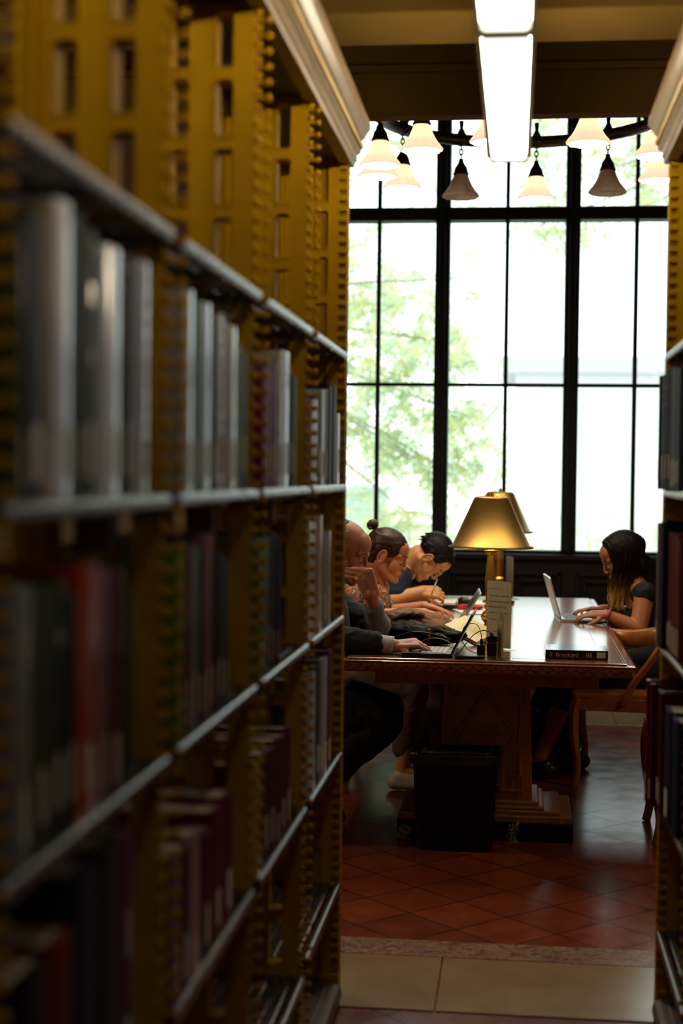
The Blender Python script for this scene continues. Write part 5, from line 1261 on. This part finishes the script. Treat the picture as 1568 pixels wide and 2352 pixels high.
sh = Prims(); sh.cone((-0.80, 6.12, 1.00), 0.072, (-0.755, 6.11, 0.90), 0.075); sh.cone((-0.755, 6.11, 0.90), 0.085, (-0.74, 6.12, 0.74), 0.09)
fuse('shirt', sh, 0.005, mat('dark blue grey shirt front', (0.045, 0.052, 0.085), 0.8), p1, 3)
t = Prims()
for (hy, kn, an) in ((6.01, (-0.515, 5.97, 0.475), (-0.915, 5.93, 0.125)), (6.26, (-0.53, 6.24, 0.48), (-0.875, 6.25, 0.125))):
    t.cone((-1.04, hy, 0.575), 0.125, kn, 0.082); t.cone(kn, 0.082, an, 0.075)
t.cone((-1.05, 6.03, 0.58), 0.125, (-1.05, 6.24, 0.58), 0.125)
fuse('trousers', t, 0.007, trous, p1, 4, wrinkle=(0.005, 10, (1, 1, 1)))
shoem = mat('black leather shoe', (0.010, 0.010, 0.010), 0.3)
def shoe(parent, an, dirx, m_, name='shoe', L=0.26):
    s_ = Prims(); x, y, z = an; s_.cone((x-0.04*dirx, y, 0.042), 0.040, (x+(L-0.10)*dirx, y-0.01, 0.035), 0.036, flat=None); s_.cone((x-0.02*dirx, y, 0.06), 0.042, (x+0.06*dirx, y, 0.05), 0.040)
    s_.v = [Vector((p.x, p.y, max(p.z, 0.003))) for p in s_.v]
    return fuse(name, s_, 0.005, m_, parent, 3)
shoe(p1, (-0.92, 5.93, 0.1), 1, shoem); shoe(p1, (-0.88, 6.25, 0.1), 1, shoem)
# gold ring on the raised hand
rg = at(819, 1332, 5.985)
MB().tube([(rg.x, rg.y+0.0105*math.cos(a), rg.z+0.0105*math.sin(a)) for a in [2*PI*k/20 for k in range(20)]], 0.0028, 8, closed=True).build('ring', mat('gold ring', (0.7, 0.42, 0.10), 0.25, metal=1.0), p1)

# ---------------- woman with hair tied back
sk2 = skin('warm tan skin', (0.66, 0.265, 0.12)); lip2 = mat('rose lips', (0.38, 0.11, 0.09), 0.4)
p2 = person((-0.95, 7.05, 0), 'woman with brown hair tied in a bun and a floral blouse, reading at the table')
M2 = headM(at(889, 1276, 7.05), 20, math.radians(-8), 1.0)
b = head_prims(M2, True)
hc = M2 @ Vector((-0.035, 0, -0.045)); nb = at(862, 1352, 7.10)
b.cone(hc, 0.048, nb, 0.052)
ch_ = Vector((nb.x-0.10, 7.12, 0.80)); b.cone(nb, 0.065, ch_, 0.115); b.cone(ch_, 0.12, (-1.0, 7.1, 0.57), 0.13)
sR = at(861, 1376, 6.92); sL = Vector((nb.x-0.02, 7.30, nb.z-0.05))
eR = at(862, 1416, 6.86); wR = at(975, 1409, 6.86); eL = at(884, 1408, 7.32); wL = at(975, 1392, 7.28)
b.cone(nb, 0.045, sR, 0.048); b.cone(nb, 0.045, sL, 0.048)
b.cone(sR, 0.045, eR, 0.036); b.cone(eR, 0.037, wR, 0.024); b.cone(sL, 0.045, eL, 0.036); b.cone(eL, 0.036, wL, 0.024)
hand(b, wR, (0.96, -0.05, -0.22), (0.1, -0.2, 1), 1, curls=(8, 10, 12, 14), r=0.93)
hand(b, wL, (0.9, -0.25, -0.15), (0.1, 0.1, 1), -1, curls=(15, 18, 20, 22), r=0.93)
for (hy, kn, an) in ((6.98, (-0.455, 6.93, 0.475), (-0.505, 6.97, 0.10)), (7.20, (-0.40, 7.22, 0.475), (-0.33, 7.24, 0.10))):
    b.cone((-1.0, hy, 0.55), 0.09, kn, 0.052); b.cone(kn, 0.054, an, 0.032); b.cone(an, 0.032, (an[0]+0.12, an[1], 0.04), 0.026)
body = fuse('body', b, 0.0032, sk2, p2, 6); paint_lips(body, M2, lip2)
hair2 = mat('chestnut hair', (0.045, 0.018, 0.010), 0.45, spec=0.3, var=0.3, vscale=80); face_parts(p2, M2, sk2, mat('dark brown brows', (0.05, 0.02, 0.012), 0.6), lip2, True)
h = Prims(); rnd = random.Random(5)
h.ball((-0.016, 0, 0.043), (0.1000, 0.0800, 0.0860), n=26); h.ball((-0.045, 0, 0.0), (0.068, 0.070, 0.070), n=20)
bun = Vector((-0.098, 0, 0.098))
for i in range(120):
    th = rnd.uniform(-115, 115); ph0 = 42-abs(th)*0.30+rnd.uniform(-4, 4)
    a0 = on_skull(th, ph0, 1.0); a1 = on_skull(th*1.1, ph0+12, 1.04).lerp(bun, 0.25); a1 = a1.normalized()*max(a1.length, 0.105) if False else a1
    m1 = on_skull(th+(180-abs(th))*0.4*(1 if th > 0 else -1), max(ph0, 25)+10, 1.045)
    lock(h, [a0, m1, bun], 0.0048, 0.0035)
for i in range(40):
    th = rnd.choice((-1, 1))*rnd.uniform(100, 178); a0 = on_skull(th, -42, 0.99); m1 = on_skull(th, 0, 1.04); lock(h, [a0, m1, bun], 0.005, 0.004)
fuse('hair', Prims().add(h.v, h.f).xf(M2), 0.0028, hair2, body, 1)
bn_ = Prims(); bn_.ball(bun+Vector((-0.018, 0, 0.012)), (0.026, 0.026, 0.024), n=16)
for k in range(9):
    a = 2*PI*k/9; c0 = bun+Vector((-0.018, 0, 0.012)); bn_.tube([c0+Vector((0.018*math.cos(a+q), 0.027*math.sin(q*2+a), 0.020*math.sin(a+q))) for q in (0, 0.4, 0.8, 1.2)], 0.006, 6)
fuse('hair_bun', bn_.xf(M2), 0.003, hair2, body, 1)
def floral():
    m = bpy.data.materials.new('floral blouse'); m.use_nodes = True; nt = m.node_tree; b = nt.nodes['Principled BSDF']; L = nt.links.new
    tc = nt.nodes.new('ShaderNodeTexCoord'); n = nt.nodes.new('ShaderNodeTexNoise'); n.inputs['Scale'].default_value = 22; n.inputs['Detail'].default_value = 2; n.inputs['Distortion'].default_value = 1.5
    cr = nt.nodes.new('ShaderNodeValToRGB'); cr.color_ramp.interpolation = 'CONSTANT'; e = cr.color_ramp.elements
    e[0].position = 0; e[0].color = (0.015, 0.012, 0.012, 1); e[1].position = 0.42; e[1].color = (0.42, 0.30, 0.18, 1)
    for p, c in ((0.50, (0.02, 0.015, 0.012, 1)), (0.56, (0.45, 0.075, 0.018, 1)), (0.63, (0.22, 0.15, 0.09, 1))): q = e.new(p); q.color = c
    L(tc.outputs['Object'], n.inputs['Vector']); L(n.outputs['Fac'], cr.inputs[0]); L(cr.outputs[0], b.inputs['Base Color']); b.inputs['Roughness'].default_value = 0.8; return m
bl2 = Prims(); bl2.cone(nb+Vector((-0.015, 0, -0.02)), 0.072, ch_, 0.135); bl2.cone(ch_, 0.14, (-1.0, 7.1, 0.60), 0.15)
for s_, e_, k in ((sR, eR, 0.55), (sL, eL, 0.6)): bl2.cone(nb+Vector((-0.01, 0, -0.025)), 0.062, s_, 0.066); bl2.cone(s_, 0.064, s_.lerp(e_, k), 0.056)
fuse('blouse', bl2, 0.005, floral(), p2, 3, wrinkle=(0.004, 16, (1, 1, 1)))
tr2 = mat('brown trousers', (0.13, 0.075, 0.045), 0.8, spec=0.2); t = Prims()
for (hy, kn, an) in ((6.98, (-0.455, 6.93, 0.475), (-0.505, 6.97, 0.20)), (7.20, (-0.40, 7.22, 0.475), (-0.33, 7.24, 0.18))):
    t.cone((-1.0, hy, 0.565), 0.115, kn, 0.070); t.cone(kn, 0.070, an, 0.052)
t.cone((-1.02, 7.0, 0.57), 0.12, (-1.02, 7.18, 0.57), 0.12); fuse('trousers', t, 0.007, tr2, p2, 4, wrinkle=(0.003, 12, (1, 1, 1)))
wsh = mat('off white flat shoe', (0.50, 0.44, 0.36), 0.5); shoe(p2, (-0.50, 6.97, 0.1), 1, wsh, L=0.22); shoe(p2, (-0.33, 7.24, 0.1), 1, wsh, L=0.22)

# ---------------- man with glasses, bent over his notes
sk3 = skin('light warm skin', (0.76, 0.37, 0.155)); lip3 = mat('brown pink lips', (0.40, 0.16, 0.11), 0.45)
p3 = person((-0.95, 7.95, 0), 'dark-haired man with glasses bending low over papers and writing')
M3 = headM(at(989, 1281, 7.95), 66, math.radians(-6), 1.02)
b = head_prims(M3); hc = M3 @ Vector((-0.04, 0, -0.05)); nb = at(925, 1308, 8.0)
b.cone(hc, 0.052, nb, 0.06); ch_ = Vector((nb.x-0.14, 8.0, 0.86)); b.cone(nb, 0.075, ch_, 0.125); b.cone(ch_, 0.13, (-1.05, 8.0, 0.58), 0.14)
sR = at(912, 1335, 7.80); sL = Vector((nb.x-0.04, 8.22, nb.z-0.06)); eR = at(903, 1376, 7.72); wR = at(968, 1358, 7.76); eL = at(915, 1376, 8.25); wL = at(985, 1374, 8.1)
b.cone(nb, 0.05, sR, 0.055); b.cone(nb, 0.05, sL, 0.055); b.cone(sR, 0.048, eR, 0.040); b.cone(eR, 0.040, wR, 0.028); b.cone(sL, 0.048, eL, 0.040); b.cone(eL, 0.04, wL, 0.028)
hand(b, wR, (0.93, 0.05, -0.05), (0.05, -0.75, 0.65), 1, curls=(62, 70, 75, 78), r=1.0, thumb=(0.55, 0.8, -0.35))
hand(b, wL, (0.95, -0.2, -0.1), (0.0, 0.1, 1), -1, curls=(12, 14, 16, 18))
for (hy, kn, an) in ((7.86, (-0.50, 7.84, 0.475), (-0.46, 7.84, 0.10)), (8.12, (-0.48, 8.14, 0.475), (-0.44, 8.14, 0.10))):
    b.cone((-1.03, hy, 0.56), 0.095, kn, 0.057); b.cone(kn, 0.057, an, 0.038); b.cone(an, 0.036, (an[0]+0.14, an[1], 0.042), 0.03)
body = fuse('body', b, 0.0034, sk3, p3, 6); paint_lips(body, M3, lip3)
hair3 = mat('black hair', (0.007, 0.006, 0.008), 0.55, spec=0.2); face_parts(p3, M3, sk3, hair3, lip3)
h = Prims(); rnd = random.Random(8)
h.ball((-0.022, 0, 0.046), (0.100, 0.0815, 0.088), n=26)
for i in range(260):
    th = rnd.uniform(-180, 180); lim = 34 if abs(th) < 60 else (4 if abs(th) < 115 else -22)
    ph = rnd.uniform(lim, 88); a0 = on_skull(th, ph, 1.0); a1 = on_skull(th, ph-4, 1.11)
    tip = a1+Vector((0.016 if abs(th) < 80 else -0.006, rnd.uniform(-.004, .004), -0.002 if abs(th) < 60 else -0.016)); lock(h, [a0, on_skull(th, ph-4, 1.055), tip*0.97], 0.0048, 0.002)
fuse('hair', h.xf(M3), 0.0030, hair3, body, 1)
gm = mat('gold wire glasses', (0.55, 0.36, 0.10), 0.3, metal=1.0); g_ = MB()
for s in (-1, 1):
    g_.tube([(0.0975, s*0.032+0.022*math.cos(a), -0.003+0.017*math.sin(a)) for a in [2*PI*k/20 for k in range(20)]], 0.0013, 6, closed=True)
    g_.tube([(0.0975, s*0.054, 0.002), (0.085, s*0.072, 0.004), (0.0, s*0.084, 0.006), (-0.012, s*0.083, -0.010)], 0.0013, 6)
g_.tube([(0.0975, -0.010, 0.0), (0.100, 0, 0.004), (0.0975, 0.010, 0.0)], 0.0013, 6); g_.xf(M3).build('glasses', gm, p3)
sh = Prims(); navs = mat('dark navy shirt', (0.016, 0.026, 0.045), 0.85, spec=0.2)
sh.cone(nb+Vector((-0.02, 0, -0.015)), 0.080, ch_, 0.15); sh.cone(ch_, 0.155, (-1.05, 8.0, 0.60), 0.16)
for s_, e_ in ((sR, eR), (sL, eL)): sh.cone(nb+Vector((-0.02, 0, -0.02)), 0.068, s_, 0.074); sh.cone(s_, 0.072, s_.lerp(e_, 0.6), 0.062)
fuse('shirt', sh, 0.006, navs, p3, 3, wrinkle=(0.004, 14, (1, 1, 1)))
t = Prims()
for (hy, kn, an) in ((7.86, (-0.50, 7.84, 0.475), (-0.46, 7.84, 0.12)), (8.12, (-0.48, 8.14, 0.475), (-0.44, 8.14, 0.12))): t.cone((-1.03, hy, 0.57), 0.12, kn, 0.077); t.cone(kn, 0.077, an, 0.062)
t.cone((-1.05, 7.88, 0.58), 0.12, (-1.05, 8.1, 0.58), 0.12); fuse('trousers', t, 0.008, mat('dark khaki trousers', (0.07, 0.05, 0.035), 0.8), p3, 4)
shoe(p3, (-0.46, 7.84, 0.1), 1, shoem); shoe(p3, (-0.44, 8.14, 0.1), 1, shoem)
MB().tube([at(991, 1366, 7.70), at(1004, 1330, 7.74)], 0.0035, 8).build('pen', mat('silver pen', (0.6, 0.6, 0.62), 0.25, metal=0.8), None)
pn = bpy.data.objects['pen']; tag(pn, 'silver pen upright in the fist of the man with glasses', 'pen')

# ---------------- woman with long hair on the right
sk4 = skin('olive tan skin', (0.36, 0.13, 0.048)); lip4 = mat('dusky lips', (0.30, 0.09, 0.07), 0.4)
p4 = person((0.70, 7.5, 0), 'woman with long dark-to-blond hair in a black sleeveless top, typing at the right')
M4 = headM(at(1427, 1282, 7.5), 28, PI+math.radians(6), 1.0)
b = head_prims(M4, True, True); hc = M4 @ Vector((-0.035, 0, -0.045)); nb = at(1462, 1350, 7.5)
b.cone(hc, 0.048, nb, 0.052); ch_ = Vector((nb.x+0.06, 7.5, 0.76)); b.cone(nb, 0.062, ch_, 0.105); b.cone(ch_, 0.11, (0.80, 7.5, 0.56), 0.125)
sN = at(1480, 1366, 7.33); sF = Vector((sN.x, 7.67, sN.z)); eN = at(1466, 1444, 7.27); wN = at(1392, 1411, 7.28); eF = Vector((eN.x+0.01, 7.72, eN.z+0.03)); wF = at(1382, 1400, 7.55)
b.cone(nb, 0.042, sN, 0.048); b.cone(nb, 0.042, sF, 0.048)
b.cone(sN, 0.049, eN, 0.040); b.cone(eN, 0.040, wN, 0.0245); b.cone(sF, 0.047, eF, 0.038); b.cone(eF, 0.038, wF, 0.0245)
hand(b, wN, (-0.97, 0.05, -0.02), (0, -0.25, 1), -1, curls=(18, 20, 24, 28), r=0.93); hand(b, wF, (-0.95, -0.1, 0.0), (0, 0.15, 1), 1, curls=(20, 22, 26, 30), r=0.93)
legs4 = ((7.40, (0.275, 7.38, 0.485), (0.135, 7.36, 0.11)), (7.62, (0.27, 7.62, 0.485), (0.30, 7.62, 0.11)))
for (hy, kn, an) in legs4:
    b.cone((0.78, hy, 0.55), 0.09, kn, 0.054); b.cone(kn, 0.055, an, 0.032); b.cone(an, 0.032, (an[0]-0.12, an[1], 0.04), 0.026)
body = fuse('body', b, 0.0032, sk4, p4, 6); paint_lips(body, M4, lip4)
face_parts(p4, M4, sk4, mat('dark brows', (0.02, 0.010, 0.008), 0.6), lip4, True)
def ombre():
    m = bpy.data.materials.new('dark to blond hair'); m.use_nodes = True; nt = m.node_tree; b = nt.nodes['Principled BSDF']; L = nt.links.new
    tc = nt.nodes.new('ShaderNodeTexCoord'); sx = nt.nodes.new('ShaderNodeSeparateXYZ'); mr = nt.nodes.new('ShaderNodeMapRange'); mr.inputs['From Min'].default_value = 0.995; mr.inputs['From Max'].default_value = 0.83
    mp = nt.nodes.new('ShaderNodeMapping'); mp.inputs['Scale'].default_value = (60, 60, 5); n = nt.nodes.new('ShaderNodeTexNoise'); n.inputs['Scale'].default_value = 2
    ad = nt.nodes.new('ShaderNodeMath'); ad.operation = 'MULTIPLY_ADD'; ad.inputs[1].default_value = 0.45; ad2 = nt.nodes.new('ShaderNodeMath'); ad2.operation = 'SUBTRACT'; ad2.inputs[1].default_value = 0.5
    cr = nt.nodes.new('ShaderNodeValToRGB'); e = cr.color_ramp.elements; e[0].color = (0.0035, 0.0022, 0.002, 1); e[1].color = (0.46, 0.22, 0.055, 1); e[1].position = 0.9; q = e.new(0.42); q.color = (0.055, 0.026, 0.010, 1)
    L(tc.outputs['Object'], sx.inputs[0]); L(sx.outputs['Z'], mr.inputs['Value']); L(tc.outputs['Object'], mp.inputs[0]); L(mp.outputs[0], n.inputs['Vector'])
    L(n.outputs['Fac'], ad2.inputs[0]); L(ad2.outputs[0], ad.inputs[0]); L(mr.outputs[0], ad.inputs[2]); L(ad.outputs[0], cr.inputs[0]); L(cr.outputs[0], b.inputs['Base Color']); b.inputs['Roughness'].default_value = 0.5; b.inputs['Specular IOR Level'].default_value = 0.08; return m
h = Prims(); rnd = random.Random(21)
cap = Prims(); cap.ball((-0.024, 0, 0.043), (0.102, 0.083, 0.088), n=26); cap.ball((-0.034, 0, -0.015), (0.076, 0.084, 0.085), n=22); cap.ball((-0.060, 0, -0.06), (0.060, 0.074, 0.09), n=20); cap.cone((-0.07, 0, -0.08), 0.062, (-0.10, 0, -0.17), 0.050); cap.xf(M4); h.add(cap.v, cap.f)
for i in range(340):
    s = rnd.choice((-1, 1)); u = rnd.random()
    th0 = rnd.uniform(0, 180)
    a0 = on_skull(s*8, 90-rnd.uniform(0, 35) if th0 < 90 else 85, 1.03)
    m1 = on_skull(s*(52+0.68*th0), 26+rnd.uniform(-8, 10), 1.10); m2 = on_skull(s*(54+0.68*th0), -14, 1.12+rnd.uniform(0, 0.10))
    P = [M4 @ a0, M4 @ m1, M4 @ m2]
    q = P[-1]; side = -1 if (s > 0) else 1                         # near side is -Y for her left
    front = th0 < 95
    tx = (-0.045+rnd.uniform(-0.02, 0.055)) if front else rnd.uniform(0.0, 0.09)
    zend = rnd.uniform(0.80, 0.90) if front else rnd.uniform(0.86, 0.98)
    end = Vector((M4.translation.x+tx+0.0, q.y*0.5+7.5*0.5+ (q.y-7.5)*0.2, zend))
    P += [q.lerp(end, 0.45)+Vector((rnd.uniform(-.008, .008), rnd.uniform(-.006, .006), 0)), end]
    lock(h, P, 0.0072, 0.0024)
fuse('hair', h, 0.0032, ombre(), None, 1)
hr = bpy.data.objects['hair.003'] if 'hair.003' in bpy.data.objects else [o for o in bpy.data.objects if o.name.startswith('hair') and o.parent is None][0]
off = wloc(body); 
for v in hr.data.vertices: v.co -= Vector((off.x, off.y, 0))
hr.parent = body
tp = Prims(); blk = mat('black sleeveless top', (0.007, 0.007, 0.008), 0.8, spec=0.25)
tp.cone(nb+Vector((0.02, 0, -0.035)), 0.068, ch_, 0.118); tp.cone(ch_, 0.125, (0.80, 7.5, 0.60), 0.14)
for s_ in (sN, sF): tp.cone(nb+Vector((0.02, 0, -0.035)), 0.056, s_+Vector((0.004, 0, 0.004)), 0.058)
fuse('sleeveless_top', tp, 0.005, blk, p4, 3, wrinkle=(0.003, 16, (1, 1, 1)))
t = Prims()
for (hy, kn, an) in legs4: t.cone((0.78, hy, 0.565), 0.118, kn, 0.074); t.cone(kn, 0.074, Vector(kn).lerp(Vector(an), 0.28), 0.066)
t.cone((0.80, 7.42, 0.57), 0.12, (0.80, 7.6, 0.57), 0.12); fuse('skirt', t, 0.007, mat('black skirt cloth', (0.008, 0.008, 0.010), 0.85), p4, 4)
shoe(p4, (0.135, 7.36, 0.1), -1, shoem, L=0.22); shoe(p4, (0.30, 7.62, 0.1), -1, shoem, L=0.22)
wr = wN.lerp(eN, 0.06); dv = (eN-wN).normalized(); a_ = dv.cross(Vector((0, 0, 1))).normalized(); b2 = dv.cross(a_)
MB().tube([wr+(a_*math.cos(q)+b2*math.sin(q))*0.030 for q in [2*PI*k/24 for k in range(24)]], 0.005, 8, closed=True, flat=(0.7, 1.2)).build('bracelet', mat('crimson bracelet', (0.30, 0.012, 0.045), 0.5), p4)
# ------------------------------------------------------------------ sky and daylight
w = bpy.data.worlds.new('sky'); scene.world = w; w.use_nodes = True
bg = w.node_tree.nodes['Background']; bg.inputs[0].default_value = (0.90, 0.97, 1.0, 1); bg.inputs[1].default_value = 3.0
pl = bpy.data.lights.new('window_portal', 'AREA'); pl.shape = 'RECTANGLE'; pl.size = xr-xl; pl.size_y = ztop-zs; pl.cycles.is_portal = True
po = bpy.data.objects.new('window_portal', pl); C.objects.link(po); po.location = ((xl+xr)/2, YW+0.25, (zs+ztop)/2); po.rotation_euler = (-PI/2, 0, 0)
